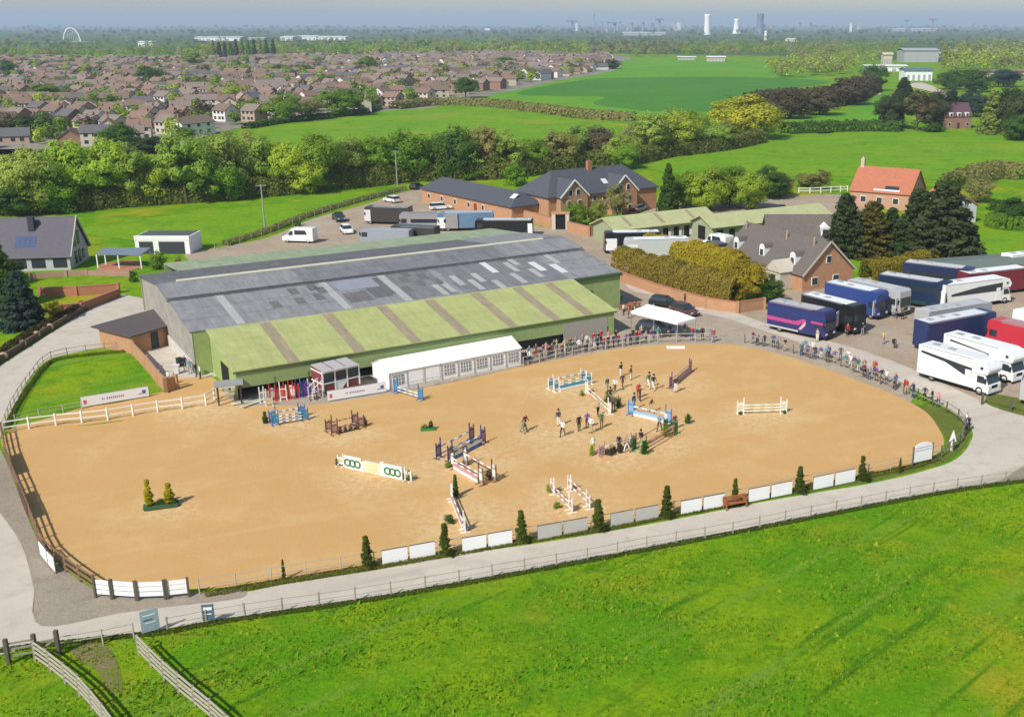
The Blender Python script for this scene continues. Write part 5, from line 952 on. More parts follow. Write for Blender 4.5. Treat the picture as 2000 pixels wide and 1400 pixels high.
# ------------------------------------------------------------------ vehicles
TYRE = mat('tyre', (.02,.02,.02), .9, .05); RIM = mat('rim', (.42,.42,.43), .4, 0, metal=.5); LAMP = mat('lamp_glass', (.75,.75,.70), .2, 0, spec=.5); REDL = mat('tail_lamp', (.35,.02,.02), .3, 0); CHASS = mat('chassis', (.03,.03,.03), .8, .05); WSCR = mat('windscreen', (.03,.04,.05), .08, 0, spec=.6)
def lathe_y(prof, n=14):
    mb = MB(); lathe(mb, prof, n); mb.v = [(x, z, y) for x, y, z in mb.v]; return mb
def wheelset(r):
    ty = lathe_y([(r*.58,-.11),(r*.9,-.13),(r,-.09),(r,.09),(r*.9,.13),(r*.58,.11)]).mesh('tyre', TYRE, smooth=True)
    ri = lathe_y([(.03,-.06),(r*.3,-.1),(r*.45,-.05),(r*.6,-.11),(r*.6,.11),(r*.45,.05),(.03,.06)]).mesh('rim', RIM, smooth=True); return ty, ri
WHL = {k: wheelset(r) for k, r in (('car', .32), ('van', .36), ('lorry', .46))}; WR = {'car': .32, 'van': .36, 'lorry': .46}
def wheels(t, kind, xs, y):
    for x in xs:
        for s in (-1, 1):
            w = thing_part('wheel', t, (x, s*y, WR[kind])); 
            link('tyre', WHL[kind][0], w); link('rim', WHL[kind][1], w)
def thing_part(name, parent, loc):
    """a wheel: hub mesh that carries tyre and rim"""
    if 'hub' not in MATS: MATS['hub'] = RIM
    if '_hub' not in _ub: _ub['_hub'] = MB().cyl((0,-.12,0),(0,.12,0),.07,.07,8).mesh('hub', RIM)
    return link(name, _ub['_hub'], parent, loc=loc)
PAINT = {}
def paint(c): 
    k = 'paint_%02d%02d%02d' % tuple(int(q*99) for q in c)
    return mat(k, c, .34, .05, .8, spec=.45)
def place(P, Q, Wd, L=None):
    A, B = at(*P), at(*Q); d = (B-A); LL = d.length; d.normalize(); L = L or LL
    n_ = Vector((-d.y, d.x, 0)); 
    if n_.y < 0: n_ = -n_
    c = A+d*(L/2)+n_*(Wd/2); return c, math.atan2(d.y, d.x), L
def lorry(label, P, Q, col, L=None, H=3.7, style='luton', roof=None, stripes=(), wedge=None, ramp=False, doors=(), hatches=2, name='horse_lorry', Wd=2.45, group='horse lorries', side_door=True):
    """P,Q: picture positions of the near side's rear and front foot"""
    c, rz, L = place(P, Q, Wd, L); t = thing(name, label, 'lorry', c, rz, group); x0, x1 = -L/2, L/2; w = Wd/2
    pm = paint(col); rm = paint(roof or [min(.8, q*1.0) for q in col]); cab = x1-1.75
    MB().box(x0+.2, x1-.3, -w+.2, w-.2, .35, .62).build('chassis', CHASS, t)
    if style == 'luton':
        poly = [(x0,.55),(cab,.55),(cab,2.25),(x1-.25,2.32),(x1-.05,2.75),(x1-.12,H-.75),(x1-.55,H-.18),(x1-1.3,H),(x0,H)]
        MB().prof(poly, -w, w).build('body', pm, t, bevel=.05)
        MB().prof([(cab+.02,.42),(x1,.42),(x1,1.15),(x1-.12,1.32),(x1-.5,2.24),(cab+.02,2.2)], -w+.06, w-.06).build('cab', pm, t, bevel=.04)
        MB().slab([(x1-.105,-w+.15,1.36),(x1-.105,w-.15,1.36),(x1-.49,w-.22,2.2),(x1-.49,-w+.22,2.2)], -.03).build('windscreen', WSCR, t)
        for s in (-1, 1):
            MB().prof([(cab+.35,1.35),(x1-.3,1.35),(x1-.62,2.1),(cab+.35,2.1)], *(sorted((s*(w-.07), s*(w-.045))))).build('cab_window', WSCR, t)
            link('mirror', unit(CHASS), t, loc=(x1-.3, s*(w+.12), 1.75), scale=(.12, .2, .45)); link('headlight', unit(LAMP), t, loc=(x1, s*(w-.38), .85), scale=(.06, .42, .22))
        link('luton_window', unit(WSCR), t, loc=(x1-.9, -w-.01, 2.95), scale=(.35, .03, .28))
    else:
        MB().prof([(x0,.5),(x1,.5),(x1,1.3),(x1-.1,H-.25),(x1-.35,H),(x0,H)], -w, w).build('body', pm, t, bevel=.05)
        MB().slab([(x1-.0,-w+.15,1.35),(x1-.0,w-.15,1.35),(x1-.08,w-.15,2.55),(x1-.08,-w+.15,2.55)], -.04).build('windscreen', WSCR, t)
        for s in (-1, 1):
            link('cab_window', unit(WSCR), t, loc=(x1-.95, s*(w+.005), 1.95), scale=(1.0, .03, .8)); link('headlight', unit(LAMP), t, loc=(x1+.01, s*(w-.35), .85), scale=(.05, .4, .22)); link('mirror', unit(CHASS), t, loc=(x1-.15, s*(w+.15), 2.1), scale=(.12, .22, .5))
    link('bumper', unit(CHASS if col[0] < .5 else pm), t, loc=(x1-.04, 0, .5), scale=(.16, Wd-.1, .28)); link('grille', unit(CHASS), t, loc=(x1+.005, 0, 1.0), scale=(.04, 1.0, .3))
    MB().box(x0+.25, x1-1.5, -w+.2, w-.2, H, H+.03).build('roof_panel', rm, t)
    for i in range(hatches): link('roof_hatch', unit(PALEL if i % 2 else GREYC), t, loc=(x0+1.4+i*2.1, random.uniform(-.3, .3), H+.07), scale=(.8, .7, .1))
    wheels(t, 'lorry', [x1-1.05, x0+1.9]+([x0+3.0] if L > 9 else []), w-.16)
    for s in (-1, 1):
        link('tail_light', unit(REDL), t, loc=(x0-.01, s*(w-.25), .85), scale=(.04, .2, .35))
        for (poly, cc) in stripes: MB().prof([(x0+u*L, z) for u, z in poly], *sorted((s*(w+.004), s*(w+.022)))).build('stripe', paint(cc), t)
        if wedge: MB().prof([(x0+u*L, z) for u, z in wedge], *sorted((s*(w+.006), s*(w+.025)))).build('side_window', WSCR, t)
    for s in (-1, 1):
        for i in range(3): link('locker', unit(pm), t, loc=(x0+L*(.30+.12*i), s*(w+.004), .80), scale=(L*.10, .03, .38))
        link('skirt', unit(CHASS), t, loc=((x0+cab)/2, s*(w-.03), .52), scale=(L-2.4, .05, .12)); link('roof_trim', unit(ALU), t, loc=((x0+cab)/2, s*(w-.02), H-.06), scale=(L-2.2, .08, .06))
    link('rear_ramp', unit(pm), t, loc=(x0-.03, 0, 1.7), scale=(.06, Wd-.3, 2.3)) if not ramp else beam('rear_ramp', t, (x0, 0, .6), (x0-2.2, 0, .05), Wd-.4, .09, rm)
    if side_door: link('side_door', unit(pm), t, loc=(cab-.7, -w-.012, 1.55), scale=(.75, .03, 1.8))
    for (x, s, a) in doors: o = link('open_door', unit(WHITE), t, loc=(x0+x*L, s*(w+.45*math.sin(a)+.02), 1.8), rot=(0, 0, a*s), scale=(1.0, .05, 1.9))
    return t
NAVY = (.02,.03,.085); BLACK = (.015,.016,.018); WH = (.78,.78,.77); SILV = (.42,.42,.43); BLUE = (.03,.06,.22); RED = (.50,.03,.05); PURPL = (.05,.03,.17)
WEDGE = [(.05,2.95),(.40,2.6),(.74,1.55),(.77,1.6),(.77,2.7),(.05,3.2)]
lorry('purple and blue horse lorry with pink stripe beside the brick wall', (1497,643), (1592,664), (.03,.032,.12), 8.6, 3.7, 'box', (.45,.42,.40), [([(0,1.4),(.55,1.4),(.66,2.0),(1,2.0),(1,2.3),(.62,2.3),(.5,1.85),(0,1.9)], (.42,.06,.22)), ([(.55,.9),(.6,.9),(.72,2.05),(.66,2.05)], (.60,.35,.40)), ([(.0,2.5),(1,2.5),(1,3.1),(0,3.1)], (.02,.04,.15)), ([(0,.55),(.55,.55),(.55,.75),(0,.75)], (.5,.48,.5))])
lorry('black horse lorry with white roof next to the purple one', (1562,628), (1650,652), BLACK, 8.8, 3.7, 'box', WH, doors=((.75,-1,1.2),))
lorry('blue horse lorry with white roof, third from the brick wall', (1608,602), (1700,624), BLUE, 8.8, 3.7, 'box', WH, doors=((.98,-1,1.3),))
lorry('silver-grey horse lorry, fourth from the brick wall', (1652,596), (1745,618), SILV, 8.8, 3.6, 'box', (.5,.5,.48), doors=((.98,-1,1.3),), stripes=[([(.6,1.6),(.68,1.6),(.68,2.6),(.6,2.6)], (.05,.05,.06)), ([(.72,1.6),(.8,1.6),(.8,2.6),(.72,2.6)], (.05,.05,.06))])
lorry('navy horse lorry with pale roof in front of its navy twin', (1712,588), (1835,608), (.015,.03,.07), 10.0, 3.9, 'box', (.6,.6,.6), wedge=[(.05,2.2),(.9,2.2),(.9,2.9),(.05,2.9)], stripes=[([(0,.6),(1,.6),(1,1.0),(0,1.0)], (.02,.06,.06))], doors=((1.0,-1,1.4),))
lorry('navy horse lorry with pale roof behind its navy twin', (1760,562), (1880,578), NAVY, 10.0, 3.9, 'box', (.6,.6,.6), wedge=[(.05,2.2),(.9,2.2),(.9,2.9),(.05,2.9)])
lorry('white coach-like horse lorry with dark window band and red flash', (1842,610), (2000,588), WH, 12.0, 3.7, 'luton', WH, [([(.02,.7),(.35,.7),(.25,1.2),(.02,1.1)], (.35,.03,.06))], [(.10,2.0),(.85,2.0),(.85,3.1),(.5,2.9),(.10,2.3)])
lorry('grey-roofed horse lorry behind the dark blue one', (1810,664), (1975,634), (.4,.4,.4), 11, 3.5, 'box', (.46,.46,.45), hatches=3)
lorry('dark blue horse lorry with white roof panel', (1810,690), (1985,655), (.02,.035,.11), 11.5, 3.6, 'box', (.68,.68,.70), hatches=3)
lorry('white horse lorry at the right edge beside the dark blue one', (2005,668), (2080,650), WH, 9, 3.6, 'luton', WH)
lorry('red horse lorry cut by the right edge', (2075,715), (1925,678), RED, 10, 3.5, 'box', (.42,.20,.20), hatches=2)
lorry('white horse lorry with dark stripe just behind the front one', (1838,712), (1975,752), WH, 9.2, 3.7, 'luton', WH, (), [(.10,3.05),(.62,2.7),(.66,2.45),(.66,2.75),(.10,3.25)])
lorry('foremost white horse lorry with dark wedge window', (1789,736), (1925,776), WH, 8.9, 3.75, 'luton', (.72,.72,.72), (), WEDGE)
lorry('grey trailer cut by the right edge below the white lorries', (1990,790), (2060,800), (.42,.43,.45), 6.5, 2.6, 'box', (.5,.5,.5), name='grey_trailer', hatches=0)
lorry('white-topped lorry at the right edge behind the maroon shed', (1972,545), (2070,535), WH, 9, 3.6, 'luton', WH)
lorry('maroon horse lorry with white roof behind the long white one', (1888,584), (2040,566), (.17,.02,.035), 12, 3.6, 'box', WH)
# stable yard and back yard lorries
lorry('black and white horse lorry at the hall corner, upper one', (1290,494), (1152,497), BLACK, 9.5, 3.6, 'box', WH, doors=((.97,-1,1.3),), stripes=[([(.78,.6),(.98,.6),(.98,2.6),(.78,2.6)], WH)])
lorry('white-roofed horse lorry at the hall corner, lower one', (1345,508), (1182,512), (.5,.5,.5), 10.5, 3.6, 'box', WH, doors=((.97,-1,1.3),), stripes=[([(.8,.6),(.98,.6),(.98,2.8),(.8,2.8)], (.7,.7,.7)), ([(0,.6),(.3,.6),(.3,2.2),(0,2.2)], (.06,.06,.07))])
lorry('dark lorry with white front, leftmost in the back yard', (800,440), (722,438), (.05,.045,.045), 9, 3.4, 'box', (.30,.25,.24), stripes=[([(.86,.6),(1,.6),(1,2.8),(.86,2.8)], (.6,.6,.6))])
lorry('long grey-brown lorry in the back yard', (895,452), (798,452), (.30,.28,.28), 11, 3.3, 'box', (.22,.20,.20), wedge=[(.2,1.6),(.8,1.6),(.8,2.3),(.2,2.3)])
lorry('light blue horse lorry in the back yard', (965,450), (868,452), (.13,.22,.33), 10.5, 3.4, 'box', (.36,.45,.55), doors=((.98,-1,1.3),), stripes=[([(.85,.6),(1,.6),(1,2.6),(.85,2.6)], WH)])
lorry('black lorry with pale roof, rightmost in the back yard', (1040,462), (940,462), BLACK, 10.5, 3.0, 'box', (.55,.58,.60), stripes=[([(0,.6),(.08,.6),(.08,2.4),(0,2.4)], WH)])
lorry('grey-blue container lorry close behind the hall', (800,482), (726,480), (.28,.31,.35), 9, 2.8, 'box', (.34,.36,.39), hatches=0)
lorry('black-roofed lorry close behind the hall', (850,478), (772,474), (.05,.05,.05), 8.5, 3.0, 'box', (.07,.07,.07), hatches=0)
def car(label, P, Q, col, kind='hatch', name='parked_car', L=None):
    Ls = {'hatch': 4.2, 'estate': 4.5, 'pickup': 5.0, 'van': 5.6}[kind]; Wd = 1.78 if kind != 'van' else 2.05
    c, rz, L = place(P, Q, Wd, L or Ls); t = thing(name, label, {'van': 'van', 'pickup': 'pickup'}.get(kind, 'car'), c, rz, 'parked cars and vans'); w = Wd/2; a, b = -L/2, L/2; pm = paint(col)
    if kind == 'van':
        MB().prof([(a,.35),(b,.35),(b,.95),(b-.25,1.2),(b-.85,1.35),(b-1.55,2.25),(b-1.9,2.55),(a+.05,2.6),(a,2.45)], -w, w).build('body', pm, t, bevel=.06)
        MB().slab([(b-.86,-w+.12,1.40),(b-.86,w-.12,1.40),(b-1.52,w-.15,2.2),(b-1.52,-w+.15,2.2)], -.03).build('windscreen', WSCR, t)
        for s in (-1, 1): MB().prof([(b-2.1,1.4),(b-1.05,1.4),(b-1.6,2.15),(b-2.1,2.15)], *sorted((s*(w+.002), s*(w+.02)))).build('side_window', WSCR, t); MB().prof([(a+1.0,1.55),(b-2.4,1.5),(b-2.4,2.3),(a+1.4,2.3)], *sorted((s*(w+.002), s*(w+.02)))).build('side_window', WSCR, t)
        wheels(t, 'van', [b-.95, a+1.0], w-.12); hz_ = .85
    else:
        hb = {'hatch': 1.46, 'estate': 1.5, 'pickup': 1.72}[kind]; lift = .12 if kind == 'pickup' else 0
        MB().prof([(a,.28+lift),(b,.28+lift),(b,.58+lift),(b-.15,.74+lift),(b-1.15,.92+lift),(a+.1,.95+lift),(a,.8+lift)], -w, w).build('body', pm, t, bevel=.07)
        x0 = {'hatch': a+.08, 'estate': a+.05, 'pickup': a+1.75}[kind]; x1 = b-1.05; z0 = .93+lift; f = .32
        mb = MB(); vs = [(x0,-w+.06,z0),(x1,-w+.06,z0),(x1,w-.06,z0),(x0,w-.06,z0),(x0+f,-w+.24,hb-.03),(x1-.75,-w+.24,hb-.03),(x1-.75,w-.24,hb-.03),(x0+f,w-.24,hb-.03)]
        mb.add(vs, [(0,1,5,4),(1,2,6,5),(2,3,7,6),(3,0,4,7),(4,5,6,7)]).build('windows', WSCR, t)
        MB().box(x0+f-.06, x1-.72, -w+.22, w-.22, hb-.03, hb+.03).build('roof', pm, t, bevel=.03)
        if kind == 'pickup': MB().box(a+.08, a+1.65, -w+.12, w-.12, .95+lift, 1.0+lift).build('load_bed', CHASS, t)
        wheels(t, 'car', [b-.85, a+.8], w-.08); hz_ = .66+lift
    for s in (-1, 1):
        link('headlight', unit(LAMP), t, loc=(b-.02, s*(w-.3), hz_), scale=(.08, .34, .14)); link('tail_light', unit(REDL), t, loc=(a+.02, s*(w-.2), hz_+.12), scale=(.08, .16, .25)); link('mirror', unit(pm), t, loc=(b-1.35, s*(w+.09), 1.05 if kind != 'van' else 1.5), scale=(.12, .18, .14))
    return t
car('black hatchback on the track above the white gazebo', (1266,598), (1312,604), (.02,.025,.025)); car('dark car half under the white gazebo', (1240,650), (1298,658), (.03,.035,.04), 'estate')
car('dark estate car behind the gazebo by the brick wall', (1308,610), (1334,618), (.10,.05,.045), 'hatch'); car('white horse van on the back yard edge', (612,476), (546,474), WH, 'van', 'horse_van', 5.8)
car('dark pickup in the back yard, above the white car', (648,428), (668,442), (.05,.055,.065), 'pickup'); car('white car in the back yard below the dark pickup', (664,452), (684,470), WH, 'hatch')
car('white car at the top of the back yard', (770,398), (748,394), WH, 'hatch'); car('white estate car beside the long brick wing', (842,412), (872,410), WH, 'estate'); car('dark car by the end of the long brick wing', (812,372), (832,366), (.03,.03,.03), 'hatch')
car('grey car in front of the large brick house', (1246,416), (1268,410), (.33,.37,.40), 'hatch'); car('dark blue car parked above the stables', (1522,418), (1552,410), (.03,.04,.09), 'estate'); car('red car by the shrub in front of the brick house', (1228,424), (1246,420), (.28,.03,.03), 'hatch')
car('dark van between the stables and the golden hedge', (1402,508), (1372,498), (.05,.05,.06), 'van'); car('white van behind the dormer house by the stables', (1416,492), (1388,486), WH, 'van')
tk = thing('blue_tank_trailer', 'round blue tank on a small trailer by the brick outbuilding', 'trailer', at(228, 664), R(30))
MB().ball((0,0,1.15), .95, .85, .85, 14, 10).build('tank', mat('blue_plastic', (.02,.09,.25), .4, .05, 2), tk, smooth=True); link('frame', unit(CHASS), tk, loc=(0,0,.42), scale=(2.0, 1.1, .14)); link('crate', unit(mat('pale_green_crate', (.45,.58,.55), .6)), tk, loc=(.7, .9, .9), scale=(.9, .7, .6)); beam('drawbar', tk, (1.0,0,.42), (2.1,0,.35), .1, .1, CHASS); wheels(tk, 'car', [-.1], .7)
# ------------------------------------------------------------------ people
SKIN = mat('skin', (.50,.30,.21), .6, .03); HAIR = mat('hair', (.05,.032,.02), .8, .05); HAIR2 = mat('fair_hair', (.30,.20,.09), .8, .05); HELM = mat('riding_hat', (.015,.015,.02), .5, 0); SHOE = mat('boots', (.02,.018,.016), .5, 0)
CLO = {k: mat('cloth_'+k, c, .85, .06, 5) for k, c in dict(black=(.018,.018,.022), navy=(.025,.03,.07), white=(.74,.73,.70), grey=(.26,.26,.28), red=(.42,.04,.04), maroon=(.16,.025,.035), pink=(.60,.28,.30), teal=(.08,.28,.30), green=(.05,.13,.05), brown=(.14,.085,.05), beige=(.48,.39,.27), blue=(.06,.12,.32), orange=(.55,.17,.06), purple=(.16,.08,.26), yellow=(.55,.45,.12), denim=(.06,.09,.17)).items()}
def person_mesh(pose):
    """one skinned figure, 1.75 m, facing -y; pose: leg swing, arm targets, lean"""
    lg, arms, lean, sit = pose
    V = []; E = []; Rr = []; bone = []
    def v(p, r, r2=None): V.append(Vector(p)); Rr.append((r, r2 or r)); return len(V)-1
    def e(a, b, m): E.append((a, b)); bone.append((a, b, m))
    ly = lambda z: -lean*max(0, z-.95)
    pz = .5 if sit else .95; dz = pz-.95
    pel = v((0,0,pz), .125, .105); bel = v((0,ly(1.12),1.12+dz), .12, .095); ch = v((0,ly(1.32),1.32+dz), .15, .11); nk = v((0,ly(1.47),1.48+dz), .058); h1 = v((0,ly(1.56)-.02,1.57+dz), .078, .088); h2 = v((0,ly(1.66)-.01,1.68+dz), .082, .09)
    e(pel, bel, 1); e(bel, ch, 1); e(ch, nk, 1); e(nk, h1, 0); e(h1, h2, 0); hands = []
    for s, sw in ((-1, lg), (1, -lg)):
        if sit: hip = v((s*.1,-.05,pz-.02), .095); kn = v((s*.13,-.46,pz+.0), .068); an = v((s*.13,-.48,.10), .045); toe = v((s*.13,-.64,.045), .04, .035)
        else: hip = v((s*.10,0,.88), .092); kn = v((s*.105,-.28*sw-.02,.50), .066); an = v((s*.105,-.52*sw+(.04 if sw < 0 else 0),.10+max(0,-sw)*.12), .045); toe = v((s*.12,-.52*sw-.16,.045+max(0,-sw)*.06), .042, .035)
        e(pel, hip, 2); e(hip, kn, 2); e(kn, an, 2); e(an, toe, 4)
        sh = v((s*.185,ly(1.40),1.405+dz), .064); el, wr = arms[0 if s < 0 else 1]
        el = v((s*el[0],el[1]+ly(1.2),el[2]+dz), .046); w_ = v((s*wr[0],wr[1]+ly(1.1),wr[2]+dz), .033)
        d = (V[w_]-V[el]).normalized(); pm = v(V[w_]+d*.075, .038, .022)
        e(ch, sh, 1); e(sh, el, 1); e(el, w_, 1); e(w_, pm, 0); hands.append((V[pm].copy(), d, s))
    me = bpy.data.meshes.new('figure'); me.from_pydata([p[:] for p in V], E, []); ob = bpy.data.objects.new('figure', me); C.objects.link(ob)
    sk = ob.modifiers.new('Skin', 'SKIN'); sk.use_smooth_shade = True
    if not me.skin_vertices:
        bm = bmesh.new(); bm.from_mesh(me); bm.verts.layers.skin.verify(); bm.to_mesh(me); bm.free()
    for i, r in enumerate(Rr): me.skin_vertices[0].data[i].radius = r; me.skin_vertices[0].data[i].use_root = (i == 0)
    ss = ob.modifiers.new('Sub', 'SUBSURF'); ss.levels = 1; ss.render_levels = 1
    bpy.context.view_layer.update(); dg = bpy.context.evaluated_depsgraph_get()
    out = bpy.data.meshes.new_from_object(ob.evaluated_get(dg)); bpy.data.objects.remove(ob)
    mi = []; headz = V[h1].z; hy = V[h1].y
    for p in out.polygons:
        c = p.center; best = (9, 1)
        for a, b, m in bone:
            A, B = V[a], V[b]; ab = B-A; t = max(0, min(1, (c-A).dot(ab)/ab.length_squared)); q = (c-(A+ab*t)).length-(Rr[a][0]*(1-t)+Rr[b][0]*t)*.8
            if q < best[0]: best = (q, m)
        m = best[1]
        if c.z > headz+.03 and (c.z > headz+.11 or c.y > hy+.0): m = 3
        mi.append(m)
    bm = bmesh.new(); bm.from_mesh(out)
    ex = MB()
    for P, d, s in hands:                                   # five fingers each, unequal, bent
        side = d.cross(Vector((0,1,0))); side = side.normalized() if side.length > .1 else Vector((1,0,0)); fwd = d.cross(side)
        for k, ln in enumerate((.062,.078,.084,.078,.062)):
            if k == 0: a = P-d*.045+side*(-.032*1); dirv = (d*.7-side*.8).normalized()
            else: a = P+side*(-.028+.018*k)+d*.01; dirv = d
            mid = a+dirv*ln*.55; tip = mid+(dirv*.8+fwd*.5).normalized()*ln*.5
            ex.cyl(a, mid, .0095, .0085, 5, 0); ex.cyl(mid, tip, .0085, .006, 5, 0)
    fy = hy-.085; ex.add([(-.014,fy,headz+.0),(.014,fy,headz+.0),(0,fy-.025,headz+.005),(0,fy+.005,headz+.05)], [(0,1,2),(0,2,3),(2,1,3)], 0)
    for s in (-1, 1): ex.box(s*.032-.012, s*.032+.012, fy-.004, fy+.01, headz+.045, headz+.058, 3); ex.ball((s*.083,hy,headz+.03), .012, .02, .03, 5, 4, 0)
    ex.box(-.022, .022, fy-.002, fy+.012, headz-.035, headz-.025, 1)
    m2 = bpy.data.meshes.new('x'); m2.from_pydata(ex.v, [], ex.f); n0 = len(bm.faces); bm.from_mesh(m2); bm.to_mesh(out); bm.free()
    out.materials.clear()
    for m in (SKIN, CLO['black'], CLO['white'], HAIR, SHOE): out.materials.append(m)
    out.polygons.foreach_set('material_index', mi+[{0:0,3:3,1:0}[q] for q in ex.m]); out.polygons.foreach_set('use_smooth', [True]*len(out.polygons)); out.update(); out.name = 'person_figure'; return out
DOWN = ((.235,.03,1.14), (.245,-.03,.90)); BENT = ((.24,.02,1.13), (.13,-.24,1.12)); HIPS = ((.33,.06,1.15), (.17,-.05,1.02)); POINT = ((.26,-.22,1.30), (.27,-.48,1.38)); RAIL = ((.25,-.14,1.16), (.20,-.40,1.12)); BACK = ((.25,.10,1.14), (.10,.16,.98)); FOLD = ((.25,-.02,1.14), (-.02,-.20,1.14)); LAP = ((.25,-.08,1.15), (.14,-.33,1.0))
POSES = dict(stand=(0.04,(DOWN,DOWN),.03,False), walk=(.55,(((.24,.12,1.15),(.24,.14,.93)),((.24,-.10,1.15),(.22,-.26,.98))),.06,False), hips=(.08,(HIPS,HIPS),.0,False), point=(.15,(DOWN,POINT),.02,False), rail=(.1,(RAIL,RAIL),.16,False), fold=(.06,(FOLD,BENT),.02,False), back=(.05,(BACK,BACK),.02,False), sit=(0,(LAP,LAP),.05,True))
PM = {k: person_mesh(v) for k, v in POSES.items()}
HATM = MB().ball((0,0,0), .118, .13, .10, 12, 6).box(-.06,.06,-.19,-.10,-.03,-.01).mesh('riding_hat', HELM)
def person(px, py, pose, top, trou, label, face=None, hair=HAIR, hat=False, h=None, group=None, z=0.0):
    p = at(px, py); s = (h or random.uniform(1.62, 1.84))/1.75
    o = link('person', PM[pose], loc=(p.x, p.y, z), rot=(0, 0, random.uniform(-3.1, 3.1) if face is None else R(face)), scale=(s, s, s))
    for i, m in enumerate((SKIN, CLO[top], CLO[trou], hair, SHOE)): o.material_slots[i].link = 'OBJECT'; o.material_slots[i].material = m
    tag(o, label, 'person', group)
    if hat:
        lean = POSES[pose][2]; link('hat', HATM, o, loc=(0, -lean*.72-.012, 1.715-(.45 if POSES[pose][3] else 0)))
    return o
GA = 'riders and helpers walking the course'
for (x, y, po, a, b, f, hat_, lb) in [
 (1020,846,'walk','beige','grey',60,False,'person in beige and grey alone on the sand, left of the walkers'),(1026,842,'walk','maroon','black',60,False,'person in maroon beside the one in beige, left of the walkers'),
 (1091,832,'stand','navy','white',20,True,'rider in navy jacket and riding hat, left of the central walkers'),(1099,852,'walk','white','black',-20,False,'person in a white top and black trousers nearest the middle of the sand'),
 (1131,842,'stand','black','black',30,False,'person all in black between the walkers and the white plants'),(1154,846,'hips','white','beige',-40,False,'person with hands on hips in white and beige, centre of the sand'),(1175,836,'stand','green','brown',10,False,'person in green by the white jump in the centre'),
 (1213,736,'back','black','white',40,True,'rider in black at the top of the central group'),(1216,758,'walk','navy','brown',30,False,'person in navy below the topmost rider'),(1201,766,'walk','white','brown',10,False,'person in white and brown left of the topmost rider'),
 (1247,778,'stand','red','maroon',20,False,'person in red above the blue plank jump'),(1250,784,'point','maroon','black',70,False,'person in maroon pointing above the blue plank jump'),(1267,758,'walk','green','white',40,True,'rider in green jacket and white breeches, upper right of centre'),(1276,762,'walk','black','white',40,True,'rider in black jacket and white breeches, upper right of centre'),
 (1320,766,'fold','navy','white',10,False,'person in navy and white by the pinkish purple jump'),(1272,806,'walk','brown','beige',70,False,'person in brown just right of the blue wing'),(1198,802,'stand','brown','black',0,False,'person in brown behind the white central jump'),
 (1209,880,'stand','black','black',-30,False,'person in black by the dark brush boxes'),(1225,884,'walk','grey','white',-60,False,'person in grey and white right of the brush boxes'),(1159,884,'stand','white','yellow',30,False,'person in white and yellow left of the brush boxes'),(1318,838,'fold','maroon','grey',20,False,'person in maroon behind the orange pole jump'),
 (1186,764,'stand','green','beige',40,False,'person in green and beige right beside the white and teal jump'),(1192,788,'hips','black','white',0,True,'rider in black with hands on hips among the green plants'),(1238,800,'stand','navy','white',50,True,'rider in navy standing at the blue wing'),(1288,842,'walk','grey','black',-30,False,'person in grey above the orange pole jump'),(1300,836,'stand','white','denim',-60,False,'person in white by the green wing'),(1168,812,'walk','beige','black',20,False,'person in beige below the white central jump'),(1232,742,'stand','brown','white',60,True,'rider in brown right of the topmost rider'),(1147,836,'fold','purple','black',10,False,'person in purple behind the one with hands on hips'),(1252,872,'walk','black','white',-20,True,'rider in black left of the orange pole jump')]:
    person(x, y, po, a, b, lb, f, random.choice([HAIR, HAIR2]), hat_, group=GA)
TOPS = ['black','navy','white','grey','red','maroon','pink','teal','green','brown','beige','blue','purple','black','navy','grey']; TRS = ['black','navy','denim','grey','beige','white','denim','brown']
n = 0
def crowd(line, cnt, where, group, face, depth=0.0, jit=.25, poses=('stand','rail','fold','hips','rail','back')):
    P = smooth_loop([at(*p) for p in line], 8, False); seg = [(P[i+1]-P[i]).length for i in range(len(P)-1)]; L = sum(seg)
    for k in range(cnt):
        s = L*(k+.5+random.uniform(-.35, .35))/cnt; i = 0
        while i < len(seg)-1 and s > seg[i]: s -= seg[i]; i += 1
        p = P[i].lerp(P[i+1], min(1, s/seg[i])); d = (P[i+1]-P[i]).normalized(); nn = Vector((-d.y, d.x, 0)); nn = nn if nn.y > 0 else -nn
        p = p+nn*(depth+random.uniform(-jit, jit)); x, y = proj(p.x, p.y); a = random.choice(TOPS); b = random.choice(TRS)
        person(x, y, random.choice(poses), a, b, f"spectator in {a} and {b}, {ordw(k)} from left {where}", face+random.uniform(-30, 30), random.choice([HAIR, HAIR, HAIR2]), group=group)
crowd([(1024,716),(1100,698),(1200,681),(1280,671)], 26, 'along the rail right of the marquee', 'spectators right of the marquee', 30, .55)
crowd([(1040,706),(1120,688),(1215,670)], 16, 'in the second row right of the marquee', 'spectators behind the front row', 30, .9, .5)
crowd([(1232,668),(1300,664),(1350,662)], 7, 'in front of the gazebo', 'people by the gazebo', 20, .8, .6)
crowd([(1352,668),(1372,664),(1394,670)], 4, 'at the corner gap of the arena', 'people at the corner gap', 0, .4, .4)
crowd([(1455,672),(1500,680),(1530,688)], 6, 'at the start of the right-hand fence', 'spectators on the right-hand fence', -40, .5, .3)
crowd([(1552,694),(1590,704),(1625,712)], 9, 'in the thick of the right-hand fence', 'spectators on the right-hand fence', -40, .55, .5)
crowd([(1640,718),(1690,740),(1750,764)], 11, 'further down the right-hand fence', 'spectators on the right-hand fence', -50, .6, .4)
crowd([(1560,690),(1620,706),(1700,738)], 10, 'in the second row of the right-hand fence', 'spectators behind the right-hand fence', -40, .9, .6)
crowd([(1762,770),(1805,788),(1825,798)], 5, 'by the grass at the right end', 'people by the right-hand end', -60, .5, .3)
